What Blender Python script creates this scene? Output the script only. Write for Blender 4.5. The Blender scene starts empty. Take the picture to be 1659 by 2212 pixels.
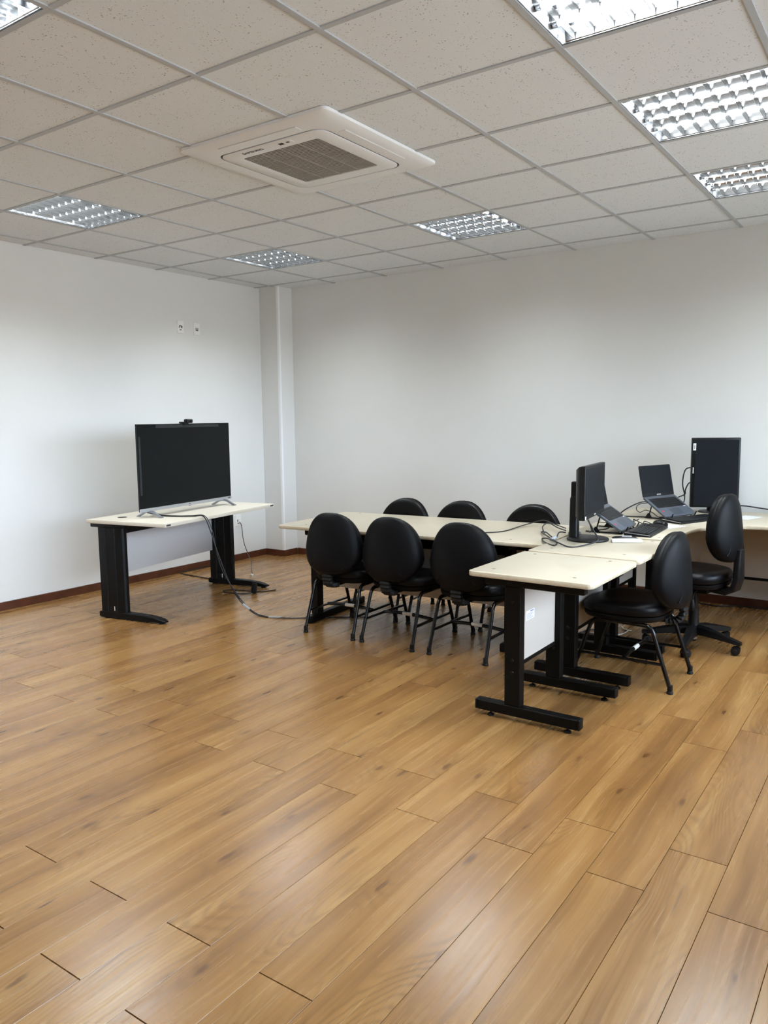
import bpy, bmesh, math, random
from mathutils import Vector, Matrix
random.seed(7)
R_ = math.radians
C = bpy.context.scene.collection
SC = bpy.context.scene

# ------------------------------------------------------------------ camera
FPX = 1682.9
CAM = Vector((5.7712, 0.0, 1.4394))
yaw, pitch, roll = -0.6086, -0.1198, -0.0106
fw = Vector((math.sin(yaw)*math.cos(pitch), math.cos(yaw)*math.cos(pitch), math.sin(pitch)))
rt0 = Vector((math.cos(yaw), -math.sin(yaw), 0)); up0 = rt0.cross(fw)
rt = math.cos(roll)*rt0 + math.sin(roll)*up0
up = -math.sin(roll)*rt0 + math.cos(roll)*up0
cam_d = bpy.data.cameras.new('camera'); cam = bpy.data.objects.new('camera', cam_d); C.objects.link(cam)
cam_d.sensor_fit = 'VERTICAL'; cam_d.sensor_height = 36.0; cam_d.lens = 36.0*FPX/2212.0
cam_d.clip_start = 0.02; cam_d.clip_end = 200
cam.matrix_world = Matrix(((rt.x, up.x, -fw.x, CAM.x), (rt.y, up.y, -fw.y, CAM.y), (rt.z, up.z, -fw.z, CAM.z), (0, 0, 0, 1)))
SC.camera = cam

def ray(px, py): return (px-829.5)/FPX*rt - (py-1106)/FPX*up + fw
def onz(px, py, z):
    d = ray(px, py); return CAM + d*((z-CAM.z)/d.z)
def in_frame(p, m=60):
    d = Vector(p)-CAM; z = d.dot(fw)
    if z < 0.05: return False
    u = 829.5+FPX*d.dot(rt)/z; v = 1106-FPX*d.dot(up)/z
    return -m < u < 1659+m and -m < v < 2212+m

# ------------------------------------------------------------------ world, light, exposure
RX0, RX1, RY0, RY1, H = 0.0, 7.3, -2.2, 6.274, 2.782
w = bpy.data.worlds.new('sky'); SC.world = w; w.use_nodes = True
wn = w.node_tree.nodes; bgn = wn['Background']; bgn.inputs[1].default_value = 20
wt = wn.new('ShaderNodeTexCoord'); wsx = wn.new('ShaderNodeSeparateXYZ'); wr = wn.new('ShaderNodeValToRGB')   # overcast sky over darker ground
w.node_tree.links.new(wt.outputs['Generated'], wsx.inputs[0]); w.node_tree.links.new(wsx.outputs['Z'], wr.inputs[0]); w.node_tree.links.new(wr.outputs[0], bgn.inputs[0])
wr.color_ramp.elements[0].position = 0.0; wr.color_ramp.elements[0].color = (0.33, 0.35, 0.36, 1)
wr.color_ramp.elements[1].position = 0.03; wr.color_ramp.elements[1].color = (0.68, 0.83, 1.0, 1)
SC.view_settings.view_transform = 'Standard'; SC.view_settings.look = 'None'
SC.view_settings.gamma = 1.0; SC.view_settings.use_curve_mapping = False
SC.view_settings.exposure = 0.2
SC.cycles.max_bounces = 6; SC.cycles.diffuse_bounces = 4; SC.cycles.glossy_bounces = 3; SC.cycles.use_adaptive_sampling = True; SC.cycles.adaptive_threshold = 0.08; SC.cycles.adaptive_min_samples = 20; SC.cycles.use_light_tree = False; SC.cycles.sample_clamp_indirect = 4.0
SC.cycles.caustics_reflective = False; SC.cycles.caustics_refractive = False
LAMP_W = 34          # watts of each ceiling light
WINDOWS = [(-1.9, -0.2), (0.1, 1.8), (2.1, 3.8), (4.1, 5.8)]
WZ0, WZ1 = 0.95, 2.45
for a, b in WINDOWS:   # the daylight comes in through the windows of the right wall
    ld = bpy.data.lights.new('window_portal', 'AREA'); ld.shape = 'RECTANGLE'; ld.size = b-a; ld.size_y = WZ1-WZ0
    ld.cycles.is_portal = True
    lo = bpy.data.objects.new('window_portal', ld); C.objects.link(lo)
    lo.location = (RX1+0.16, (a+b)/2, (WZ0+WZ1)/2); lo.rotation_euler = (R_(90), 0, R_(90))

# ------------------------------------------------------------------ materials
def lin(c):
    if isinstance(c, str):
        c = [int(c[i:i+2], 16)/255 for i in (0, 2, 4)]
    return tuple(((x/12.92) if x <= 0.04045 else ((x+0.055)/1.055)**2.4) for x in c)+(1,)
def mat(name, col, rough=0.5, metal=0.0, spec=0.5, bump=None, emit=None, mottle=None):
    m = bpy.data.materials.new(name); m.use_nodes = True
    nt = m.node_tree; p = nt.nodes['Principled BSDF']
    c = lin(col)
    p.inputs['Base Color'].default_value = c; p.inputs['Roughness'].default_value = rough
    p.inputs['Metallic'].default_value = metal; p.inputs['Specular IOR Level'].default_value = spec
    if emit: p.inputs['Emission Color'].default_value = emit[0]; p.inputs['Emission Strength'].default_value = emit[1]
    if bump or mottle:
        tc = nt.nodes.new('ShaderNodeTexCoord')
    if bump:
        n = nt.nodes.new('ShaderNodeTexNoise'); n.inputs['Scale'].default_value = bump[0]; n.inputs['Detail'].default_value = 3
        b = nt.nodes.new('ShaderNodeBump'); b.inputs['Strength'].default_value = bump[1]; b.inputs['Distance'].default_value = bump[2]
        nt.links.new(tc.outputs['Object'], n.inputs['Vector']); nt.links.new(n.outputs[0], b.inputs['Height']); nt.links.new(b.outputs[0], p.inputs['Normal'])
    if mottle:
        n = nt.nodes.new('ShaderNodeTexNoise'); n.inputs['Scale'].default_value = mottle[0]; n.inputs['Detail'].default_value = 5
        r = nt.nodes.new('ShaderNodeValToRGB'); r.color_ramp.elements[0].position = 0.3; r.color_ramp.elements[1].position = 0.7
        r.color_ramp.elements[0].color = lin(mottle[1]); r.color_ramp.elements[1].color = c
        nt.links.new(tc.outputs['Object'], n.inputs['Vector']); nt.links.new(n.outputs[0], r.inputs[0]); nt.links.new(r.outputs[0], p.inputs['Base Color'])
    return m

M = {}
M['wall'] = mat('wall_paint', 'E2E2E0', 0.75, spec=0.3, bump=(90, 0.05, 0.002), mottle=(1.3, 'DEDEDB'))
M['guard'] = mat('corner_guard_plastic', 'F4F5F7', 0.35)
M['baseboard'] = mat('stained_wood', '5A3120', 0.38, bump=(60, 0.1, 0.001), mottle=(9, '44220F'))
M['grid'] = mat('grid_paint', 'B4B8BC', 0.55)
M['sub'] = mat('joint_dark', '2B1A0E', 0.9)
M['steel'] = mat('black_steel', '090807', 0.5, spec=0.14, bump=(300, 0.05, 0.0004))
M['steel2'] = mat('black_steel_bluish', '08090A', 0.45, spec=0.18, bump=(300, 0.05, 0.0004))
M['plastic'] = mat('black_plastic', '0D0D0F', 0.42, spec=0.3)
M['rubber'] = mat('black_rubber', '0C0C0C', 0.6, spec=0.3)
M['vinyl'] = mat('black_vinyl', '08080B', 0.42, spec=0.18, bump=(420, 0.12, 0.0006))
M['shell'] = mat('black_shell', '08080A', 0.5, spec=0.13, bump=(500, 0.1, 0.0004))
M['tubeblack'] = mat('gloss_black_tube', '070708', 0.25, spec=0.4)
M['top'] = mat('cream_laminate', 'B6AD9B', 0.38, spec=0.3, mottle=(7, 'B3A996'))
M['top2'] = mat('brightened_desk_laminate', 'D2CABB', 0.4, spec=0.35, mottle=(7, 'CFC6B6'))  # desk laminate, its colour whitened to make up for weaker lamp light there
M['edge'] = mat('cream_edge_band', 'CABEA8', 0.45, mottle=(40, 'BAAC92'))
M['panel'] = mat('panel_laminate', 'BDB5AC', 0.5, mottle=(5, 'B9B1A7'))
M['greypanel'] = mat('grey_panel_laminate', 'C9C6C6', 0.5)
M['screw'] = mat('screw_cap', '6E6556', 0.5)
M['bolt'] = mat('bolt_black', '1E1D1C', 0.3, metal=0.6)
M['white'] = mat('white_plastic', 'EFEFEC', 0.35)
M['acwhite'] = mat('ac_plastic', 'E6E8EA', 0.4)
M['acgap'] = mat('ac_gap', '37343A', 0.6)
M['acslat'] = mat('ac_grille', '9A938C', 0.5)
M['acback'] = mat('ac_filter', '6A645F', 0.8)
M['paper'] = mat('paper', 'E9E9EA', 0.7)
M['printed'] = mat('printed_paper', 'B9BCC4', 0.6, mottle=(60, 'E9E9EA'))
M['ink'] = mat('ink', '33343A', 0.6)
M['silver'] = mat('silver_plastic', 'B9BCC1', 0.3, metal=0.7)
M['silverfoot'] = mat('silver_foot', '9DA0A6', 0.33, metal=0.75)
M['screen'] = mat('screen_glass', '101314', 0.25, spec=0.15)
M['screen2'] = mat('screen_matte', '0C0F15', 0.45, spec=0.18)
M['bezel'] = mat('bezel', '09090B', 0.4, spec=0.25)
M['lapgrey'] = mat('laptop_grey', '565B64', 0.42, metal=0.35)
M['key'] = mat('keycap', '0F1013', 0.45)
M['letter'] = mat('white_print', 'E8E8E8', 0.5)
M['red'] = mat('red_sticker', 'B03040', 0.5)
M['blue'] = mat('blue_sticker', '5A6F98', 0.5)
M['cable'] = mat('black_cable', '121115', 0.45)
M['cablebrown'] = mat('dark_brown_cable', '241714', 0.42)
M['whitecable'] = mat('white_cable', 'DDDAD2', 0.5)
M['clear'] = mat('clear_tape', 'A6ABB0', 0.15, spec=0.8)
M['house'] = mat('lamp_housing', 'A9ABAE', 0.25, metal=1.0)
M['louvre'] = mat('mirror_aluminium', 'D6D8DA', 0.16, metal=1.0)
M['tube'] = mat('lamp_tube', 'FFFFFF', 0.4, emit=((0.95, 0.98, 1.0, 1), 12.0))
M['alu'] = mat('window_aluminium', 'C8CACC', 0.4, metal=0.6)
M['chrome'] = mat('chrome', 'CFCFCF', 0.15, metal=1.0)

g = bpy.data.materials.new('window_glass'); g.use_nodes = True; nt = g.node_tree
nt.nodes.remove(nt.nodes['Principled BSDF'])
tr = nt.nodes.new('ShaderNodeBsdfTransparent'); gl = nt.nodes.new('ShaderNodeBsdfGlossy'); gl.inputs['Roughness'].default_value = 0.02
fr = nt.nodes.new('ShaderNodeFresnel'); mx = nt.nodes.new('ShaderNodeMixShader')
nt.links.new(fr.outputs[0], mx.inputs[0]); nt.links.new(tr.outputs[0], mx.inputs[1]); nt.links.new(gl.outputs[0], mx.inputs[2])
nt.links.new(mx.outputs[0], nt.nodes['Material Output'].inputs[0]); M['glass'] = g

def tile_material():
    m = bpy.data.materials.new('mineral_tile'); m.use_nodes = True; nt = m.node_tree; L = nt.links.new; p = nt.nodes['Principled BSDF']
    p.inputs['Roughness'].default_value = 0.9; p.inputs['Specular IOR Level'].default_value = 0.15
    geo = nt.nodes.new('ShaderNodeNewGeometry')
    v = nt.nodes.new('ShaderNodeTexVoronoi'); v.inputs['Scale'].default_value = 75
    n = nt.nodes.new('ShaderNodeTexNoise'); n.inputs['Scale'].default_value = 26; n.inputs['Detail'].default_value = 2
    n2 = nt.nodes.new('ShaderNodeTexNoise'); n2.inputs['Scale'].default_value = 220; n2.inputs['Detail'].default_value = 3
    for t in (v, n, n2): L(geo.outputs['Position'], t.inputs['Vector'])
    # pits: small where the coarse noise is low
    a = nt.nodes.new('ShaderNodeMath'); a.operation = 'MULTIPLY'; a.inputs[1].default_value = 0.62; L(n.outputs[0], a.inputs[0])
    s = nt.nodes.new('ShaderNodeMath'); s.operation = 'SUBTRACT'; L(a.outputs[0], s.inputs[0]); L(v.outputs['Distance'], s.inputs[1])
    r = nt.nodes.new('ShaderNodeValToRGB'); r.color_ramp.elements[0].position = 0.12; r.color_ramp.elements[1].position = 0.2
    r.color_ramp.elements[0].color = (0, 0, 0, 1); r.color_ramp.elements[1].color = (1, 1, 1, 1); L(s.outputs[0], r.inputs[0])
    mixc = nt.nodes.new('ShaderNodeMixRGB'); mixc.inputs[1].default_value = lin('E9EEF2'); mixc.inputs[2].default_value = lin('B6B6B6'); L(r.outputs[0], mixc.inputs[0])
    m2 = nt.nodes.new('ShaderNodeMixRGB'); m2.blend_type = 'MULTIPLY'; m2.inputs[0].default_value = 0.12
    L(mixc.outputs[0], m2.inputs[1]); L(n2.outputs[0], m2.inputs[2]); L(m2.outputs[0], p.inputs['Base Color'])
    b = nt.nodes.new('ShaderNodeBump'); b.inputs['Strength'].default_value = 0.3; b.inputs['Distance'].default_value = 0.002; b.invert = True
    L(r.outputs[0], b.inputs['Height']); L(b.outputs[0], p.inputs['Normal'])
    return m
M['tile'] = tile_material()

def wood_material():
    m = bpy.data.materials.new('oak_laminate'); m.use_nodes = True; nt = m.node_tree; L = nt.links.new; p = nt.nodes['Principled BSDF']
    N = nt.nodes.new
    tc = N('ShaderNodeTexCoord'); oi = N('ShaderNodeObjectInfo')
    comb = N('ShaderNodeCombineXYZ')
    def mth(op, a, b=None, c=None):
        n = N('ShaderNodeMath'); n.operation = op
        for i, v in enumerate((a, b, c)):
            if v is None: continue
            if isinstance(v, (int, float)): n.inputs[i].default_value = v
            else: L(v, n.inputs[i])
        return n.outputs[0]
    L(mth('MULTIPLY', oi.outputs['Random'], 37.3), comb.inputs[0]); L(mth('MULTIPLY', oi.outputs['Random'], 91.7), comb.inputs[1]); L(mth('MULTIPLY', oi.outputs['Random'], 13.1), comb.inputs[2])
    add = N('ShaderNodeVectorMath'); add.operation = 'ADD'; L(tc.outputs['Object'], add.inputs[0]); L(comb.outputs[0], add.inputs[1])
    def noise(vec, scale, det=4, rough=0.6, dist=0.0):
        n = N('ShaderNodeTexNoise'); n.inputs['Scale'].default_value = scale; n.inputs['Detail'].default_value = det
        n.inputs['Roughness'].default_value = rough; n.inputs['Distortion'].default_value = dist; L(vec, n.inputs['Vector']); return n.outputs[0]
    warp = N('ShaderNodeVectorMath'); warp.operation = 'MULTIPLY_ADD'     # slow sideways drift of the grain
    wn_ = N('ShaderNodeTexNoise'); wn_.inputs['Scale'].default_value = 2.2; wn_.inputs['Detail'].default_value = 1.0
    mpw = N('ShaderNodeMapping'); mpw.inputs['Scale'].default_value = (1, 0.8, 1); L(add.outputs[0], mpw.inputs['Vector']); L(mpw.outputs[0], wn_.inputs['Vector'])
    L(wn_.outputs['Color'], warp.inputs[0]); warp.inputs[1].default_value = (0.05, 0, 0); L(add.outputs[0], warp.inputs[2])
    def mapped(sx, sy):
        mp = N('ShaderNodeMapping'); mp.inputs['Scale'].default_value = (sx, sy, 1); L(warp.outputs[0], mp.inputs['Vector']); return mp.outputs[0]
    def ramp(fac, a, b):
        r = N('ShaderNodeMapRange'); r.interpolation_type = 'SMOOTHSTEP'; L(fac, r.inputs[0]); r.inputs[1].default_value = a; r.inputs[2].default_value = b; return r.outputs[0]
    band = noise(mapped(1, 0.09), 9, 2, 0.5)                 # broad light and dark zones
    fine = noise(mapped(1, 0.022), 60, 3, 0.6)               # fibre
    line = ramp(noise(mapped(1, 0.028), 34, 2, 0.5), 0.60, 0.74)   # thin dark grain lines
    crack = mth('MULTIPLY', ramp(noise(mapped(1, 0.05), 46, 1, 0.5), 0.68, 0.76), ramp(noise(mapped(1, 0.3), 7, 1), 0.5, 0.62))
    # knots: cells stretched along the board, with rings fading around them
    vor = N('ShaderNodeTexVoronoi'); vor.voronoi_dimensions = '2D'; vor.inputs['Scale'].default_value = 5.6; vor.inputs['Randomness'].default_value = 1.0; L(mapped(1, 0.30), vor.inputs['Vector'])
    jit = mth('MULTIPLY', mth('SUBTRACT', noise(mapped(1, 0.25), 34, 3), 0.5), 0.20)
    kd = mth('ADD', vor.outputs['Distance'], jit)
    sepc = N('ShaderNodeSeparateColor'); L(vor.outputs['Color'], sepc.inputs[0])
    has = mth('GREATER_THAN', sepc.outputs[0], 0.45)
    knots = mth('MULTIPLY', mth('SUBTRACT', 1.0, ramp(kd, 0.012, 0.075)), has)
    halo = mth('MULTIPLY', mth('SUBTRACT', 1.0, ramp(kd, 0.06, 0.42)), has)
    # cathedral figure: contour lines of a stretched field, strongest near the knots
    field = noise(mapped(1, 0.22), 7.0, 0.0, 0.4)
    ring = mth('POWER', mth('ADD', mth('MULTIPLY', mth('SINE', mth('MULTIPLY', mth('ADD', field, mth('MULTIPLY', kd, 0.16)), 120.0)), 0.5), 0.5), 2.5)
    ring = mth('MULTIPLY', ring, mth('ADD', mth('MULTIPLY', halo, 0.8), ramp(noise(mapped(1, 0.2), 5.0, 0), 0.56, 0.70)))
    t = mth('ADD', mth('MULTIPLY', band, 0.64), mth('MULTIPLY', fine, 0.36))
    t = mth('ADD', t, mth('MULTIPLY', mth('SUBTRACT', oi.outputs['Random'], 0.5), 0.09))
    cr = N('ShaderNodeValToRGB'); e = cr.color_ramp.elements
    e[0].position = 0.30; e[0].color = lin('74502B'); e[1].position = 0.68; e[1].color = lin('A47E4C')
    k = e.new(0.48); k.color = lin('8E6638'); L(t, cr.inputs[0])
    def mixd(fac, scale, base, col):
        mm = N('ShaderNodeMixRGB'); L(mth('MULTIPLY', fac, scale), mm.inputs[0]); L(base, mm.inputs[1]); mm.inputs[2].default_value = lin(col); return mm.outputs[0]
    c = mixd(line, 0.30, cr.outputs[0], '5E3F20')
    c = mixd(halo, 0.16, c, '6A4828')
    c = mixd(ring, 0.34, c, '5E3F20')
    c = mixd(crack, 0.42, c, '3E2814')
    c = mixd(knots, 0.72, c, '4E2F16')
    L(c, p.inputs['Base Color'])
    L(mth('ADD', 0.17, mth('MULTIPLY', fine, 0.18)), p.inputs['Roughness'])
    p.inputs['Specular IOR Level'].default_value = 0.7
    b = N('ShaderNodeBump'); b.inputs['Strength'].default_value = 0.10; b.inputs['Distance'].default_value = 0.0015
    L(mth('SUBTRACT', fine, mth('MULTIPLY', ring, 0.3)), b.inputs['Height']); L(b.outputs[0], p.inputs['Normal'])
    return m
M['wood'] = wood_material()

# ------------------------------------------------------------------ mesh helpers
def obj(name, bm, m, parent=None, smooth=35, loc=None, rot=None):
    me = bpy.data.meshes.new(name)
    bmesh.ops.recalc_face_normals(bm, faces=bm.faces[:])
    bm.to_mesh(me); bm.free()
    ms = m if isinstance(m, (list, tuple)) else [m]
    for x in ms: me.materials.append(M[x] if isinstance(x, str) else x)
    if smooth:
        for p in me.polygons: p.use_smooth = True
        me.set_sharp_from_angle(angle=R_(smooth))
    o = bpy.data.objects.new(name, me); C.objects.link(o)
    if parent: o.parent = parent
    if loc: o.location = loc
    if rot: o.rotation_euler = rot
    return o
def link_copy(src, parent, loc=None, rot=None):
    c = src.copy(); C.objects.link(c); c.parent = parent
    if loc is not None: c.location = loc
    if rot is not None: c.rotation_euler = rot
    return c
def tag(o, label, cat, group=None):
    o['label'] = label; o['category'] = cat
    if group: o['group'] = group
    return o
def thing(name, label, cat, loc=(0, 0, 0), rz=0.0, group=None):
    o = bpy.data.objects.new(name, None); C.objects.link(o); o.empty_display_size = 0.1
    o.location = loc; o.rotation_euler = (0, 0, rz)
    return tag(o, label, cat, group)
def struct(o): o['kind'] = 'structure'; return o
def dup(root, loc, rz, label, group=None):
    r = root.copy(); C.objects.link(r); r.location = loc; r.rotation_euler = (0, 0, rz); r['label'] = label
    if group: r['group'] = group
    for ch in list(root.children):
        c = ch.copy(); C.objects.link(c); c.parent = r
        for q in list(ch.children):
            d = q.copy(); C.objects.link(d); d.parent = c
    return r
nb = bmesh.new
def box(bm, x0, x1, y0, y1, z0, z1, bev=0.0, seg=1, T=None, mi=0):
    vs = [bm.verts.new((x, y, z)) for x in (x0, x1) for y in (y0, y1) for z in (z0, z1)]
    F = [(0, 1, 3, 2), (4, 6, 7, 5), (0, 4, 5, 1), (2, 3, 7, 6), (0, 2, 6, 4), (1, 5, 7, 3)]
    fs = [bm.faces.new([vs[i] for i in f]) for f in F]
    for f in fs: f.material_index = mi
    geom_v = vs
    if bev > 0:
        es = list({e for f in fs for e in f.edges})
        r = bmesh.ops.bevel(bm, geom=es, offset=bev, segments=seg, profile=0.5, affect='EDGES', clamp_overlap=True)
        geom_v = list({v for f in r['faces'] for v in f.verts} | {v for v in vs if v.is_valid})
        for f in r['faces']: f.material_index = mi
    if T is not None: bmesh.ops.transform(bm, matrix=T, verts=[v for v in geom_v if v.is_valid])
    return geom_v
def bxo(name, dims, m, parent=None, bev=0.0, seg=1, T=None, **k):
    bm = nb(); box(bm, *dims, bev=bev, seg=seg, T=T); return obj(name, bm, m, parent, **k)
def frame_of(d):
    d = d.normalized(); a = Vector((0, 0, 1)) if abs(d.z) < 0.9 else Vector((1, 0, 0))
    u = a.cross(d).normalized(); return u, d.cross(u)
def loft(bm, rings, cap0=True, cap1=True, closed=True, mi=0):
    R = [[bm.verts.new(p) for p in r] for r in rings]
    n = len(R[0])
    for a, b in zip(R[:-1], R[1:]):
        for i in range(n if closed else n-1):
            j = (i+1) % n
            f = bm.faces.new((a[i], a[j], b[j], b[i])); f.material_index = mi
    if cap0: bm.faces.new(R[0][::-1]).material_index = mi
    if cap1: bm.faces.new(R[-1]).material_index = mi
    return R
def cyl(bm, p0, p1, r0, r1=None, n=16, mi=0):
    p0, p1 = Vector(p0), Vector(p1); r1 = r0 if r1 is None else r1
    u, v = frame_of(p1-p0)
    loft(bm, [[p+u*(r*math.cos(2*math.pi*i/n))+v*(r*math.sin(2*math.pi*i/n)) for i in range(n)] for p, r in ((p0, r0), (p1, r1))], mi=mi)
def catmull(pts, k=6):
    P = [Vector(p) for p in pts]
    if len(P) < 3: return P
    Q = [P[0]*2-P[1]]+P+[P[-1]*2-P[-2]]; out = []
    for i in range(1, len(Q)-2):
        a, b, c, d = Q[i-1:i+3]
        for s in range(k):
            t = s/k
            out.append(0.5*((2*b)+(c-a)*t+(2*a-5*b+4*c-d)*t*t+(3*b-a-3*c+d)*t*t*t))
    return out+[P[-1]]
def tube(bm, pts, r, n=8, k=6, flat=1.0, mi=0):
    P = catmull(pts, k) if k > 1 else [Vector(p) for p in pts]
    rs = r if isinstance(r, (list, tuple)) else None
    rings = []; u = None
    for i, p in enumerate(P):
        d = (P[min(i+1, len(P)-1)]-P[max(i-1, 0)])
        d = d.normalized() if d.length > 1e-9 else Vector((0, 0, 1))
        if u is None: u, v = frame_of(d)
        else:
            u = (u-d*u.dot(d)); u = u.normalized() if u.length > 1e-6 else frame_of(d)[0]; v = d.cross(u)
        rr = r if rs is None else rs[0]+(rs[1]-rs[0])*i/(len(P)-1)
        rings.append([p+u*(rr*math.cos(2*math.pi*j/n))+v*(rr*flat*math.sin(2*math.pi*j/n)) for j in range(n)])
    loft(bm, rings, mi=mi)
def lathe(bm, prof, n=24, c=(0, 0, 0), mi=0):
    c = Vector(c)
    loft(bm, [[c+Vector((r*math.cos(2*math.pi*i/n), r*math.sin(2*math.pi*i/n), z)) for i in range(n)] for r, z in prof], mi=mi)
def rrect(x0, x1, y0, y1, r, n=5):
    out = []
    for cx, cy, a0 in ((x1-r, y1-r, 0), (x0+r, y1-r, 90), (x0+r, y0+r, 180), (x1-r, y0+r, 270)):
        for i in range(n+1):
            a = R_(a0+90*i/n); out.append((cx+r*math.cos(a), cy+r*math.sin(a)))
    return out
def inset(poly, d):
    n = len(poly); out = []
    area = sum(poly[i][0]*poly[(i+1) % n][1]-poly[(i+1) % n][0]*poly[i][1] for i in range(n)); s = 1 if area > 0 else -1
    for i in range(n):
        p0, p1, p2 = Vector(poly[i-1]), Vector(poly[i]), Vector(poly[(i+1) % n])
        e1 = (p1-p0).normalized(); e2 = (p2-p1).normalized()
        n1 = Vector((-e1.y, e1.x))*s; n2 = Vector((-e2.y, e2.x))*s
        m = (n1+n2); m = m.normalized() if m.length > 1e-6 else n1
        out.append(tuple(p1+m*(d/max(0.35, m.dot(n1)))))
    return out
def slab(bm, poly, z0, z1, r=0.0, mi_side=0, mi_top=0):
    """polygon plate with rounded long edges"""
    if r > 0:
        zs = [(r, z0), (r*0.3, z0+r*0.3), (0, z0+r), (0, z1-r), (r*0.3, z1-r*0.3), (r, z1)]
    else: zs = [(0, z0), (0, z1)]
    rings = [[(x, y, z) for x, y in (inset(poly, d) if d else poly)] for d, z in zs]
    Rr = loft(bm, rings, cap0=True, cap1=False, mi=mi_side)
    f = bm.faces.new(Rr[-1]); f.material_index = mi_top
def text_mesh(s, size, m, parent, loc, rot, name='lettering', depth=0.0004, align='CENTER'):
    cu = bpy.data.curves.new('t', 'FONT'); cu.body = s; cu.size = size; cu.align_x = align; cu.align_y = 'CENTER'; cu.extrude = depth
    t = bpy.data.objects.new('t', cu); C.objects.link(t)
    dg = bpy.context.evaluated_depsgraph_get(); me = bpy.data.meshes.new_from_object(t.evaluated_get(dg))
    bpy.data.objects.remove(t); me.materials.clear(); me.materials.append(M[m])
    o = bpy.data.objects.new(name, me); C.objects.link(o); o.parent = parent; o.location = loc
    if isinstance(rot, Matrix): o.rotation_euler = rot.to_euler()
    else: o.rotation_euler = rot
    return o

# ------------------------------------------------------------------ floor
bm = nb(); box(bm, RX0-0.2, RX1+0.2, RY0-0.2, RY1+0.2, -0.06, -0.009)
floor = struct(obj('floor', bm, 'sub', smooth=None))
PW, PLN, GAP = 0.1825, 1.1975, 0.0012
def plank_bm(w_, l_):
    b = nb(); c = 0.0010; e = 0.0004
    hx, hy = w_/2-GAP/2, l_/2-0.0016
    loft(b, [[(-hx, -hy, -0.0088), (hx, -hy, -0.0088), (hx, hy, -0.0088), (-hx, hy, -0.0088)],
             [(-hx, -hy, -c), (hx, -hy, -c), (hx, hy, -c), (-hx, hy, -c)],
             [(-hx+c*0.7, -hy+e, 0), (hx-c*0.7, -hy+e, 0), (hx-c*0.7, hy-e, 0), (-hx+c*0.7, hy-e, 0)]])
    return b
cache = {}; rest = nb()
k0 = -int((3.865-RX0)/PW)-1
k = k0
while 3.865+PW*k < RX1:
    x0, x1 = max(RX0, 3.865+PW*k), min(RX1, 3.865+PW*(k+1))
    y = (1.071 if k % 2 == 0 else 1.352)-PLN*5
    while y < RY1:
        a, b = max(RY0, y), min(RY1, y+PLN); y += PLN
        if b-a < 0.01 or x1-x0 < 0.01: continue
        cx, cy = (x0+x1)/2, (a+b)/2
        if any(in_frame((px, a+(b-a)*t, 0)) for px in (x0, x1) for t in (0, .25, .5, .75, 1)):
            key = (round(x1-x0, 3), round(b-a, 3))
            if key not in cache:
                o = obj('plank', plank_bm(x1-x0, b-a), 'wood', floor, smooth=None, loc=(cx, cy, 0)); cache[key] = o
            else: link_copy(cache[key], floor, (cx, cy, 0))
        else:
            t = plank_bm(x1-x0, b-a); bmesh.ops.translate(t, vec=(cx, cy, 0), verts=t.verts[:])
            me = bpy.data.meshes.new('tmp'); t.to_mesh(me); t.free(); rest.from_mesh(me); bpy.data.meshes.remove(me)
    k += 1
o = obj('plank_remainder', rest, 'wood', floor, smooth=None); o['kind'] = 'stuff'

# ------------------------------------------------------------------ walls, corner column, baseboards
def wallbox(name, *d): return struct(bxo(name, d, 'wall', smooth=None))
wallbox('wall_left', RX0-0.15, RX0, RY0-0.15, RY1+0.15, 0, 3.0)
wallbox('wall_back', RX0, RX1+0.15, RY1, RY1+0.15, 0, 3.0)
wallbox('wall_front', RX0, RX1+0.15, RY0-0.15, RY0, 0, 3.0)
bm = nb()
box(bm, RX1, RX1+0.15, RY0, RY1, 0, WZ0); box(bm, RX1, RX1+0.15, RY0, RY1, WZ1, 3.0)
ys = [RY0]+[v for ab in WINDOWS for v in ab]+[RY1]
for a, b in zip(ys[0::2], ys[1::2]): box(bm, RX1, RX1+0.15, a, b, WZ0, WZ1)
struct(obj('wall_right', bm, 'wall', smooth=None))
for i, (a, b) in enumerate(WINDOWS):
    bm = nb(); f = 0.045; xa, xb = RX1+0.05, RX1+0.10
    box(bm, xa, xb, a, b, WZ0, WZ0+f); box(bm, xa, xb, a, b, WZ1-f, WZ1)
    box(bm, xa, xb, a, a+f, WZ0+f, WZ1-f); box(bm, xa, xb, b-f, b, WZ0+f, WZ1-f); box(bm, xa, xb, (a+b)/2-f/2, (a+b)/2+f/2, WZ0+f, WZ1-f)
    wo = struct(obj('window_%d' % (i+1), bm, 'alu', smooth=None))
    for c0, c1 in ((a+f, (a+b)/2-f/2), ((a+b)/2+f/2, b-f)):
        bxo('pane', (RX1+0.073, RX1+0.077, c0, c1, WZ0+f, WZ1-f), 'glass', wo, smooth=None)
CX, CY = 0.2575, 6.062       # outer corner of the boxed column in the room corner
wallbox('wall_column', 0, CX, CY, RY1, 0, H+0.1)
bm = nb(); gw = 0.022
box(bm, CX-gw, CX+0.003, CY-0.003, CY, 0.067, H); box(bm, CX, CX+0.003, CY, CY+0.022, 0.067, H)
struct(obj('trim_1', bm, 'guard', smooth=None))
bh, bt = 0.066, 0.013
def skirting(name, *d): return struct(bxo(name, d, 'baseboard', bev=0.002, smooth=None))
skirting('baseboard_left', 0, bt, RY0, CY-bt, 0, bh)
skirting('baseboard_back', CX+bt, RX1, RY1-bt, RY1, 0, bh)
bm = nb(); box(bm, 0, CX+bt, CY-bt, CY, 0, bh, 0.002); box(bm, CX, CX+bt, CY, RY1-bt, 0, bh, 0.002)
struct(obj('baseboard_column', bm, 'baseboard', smooth=None))
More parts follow.
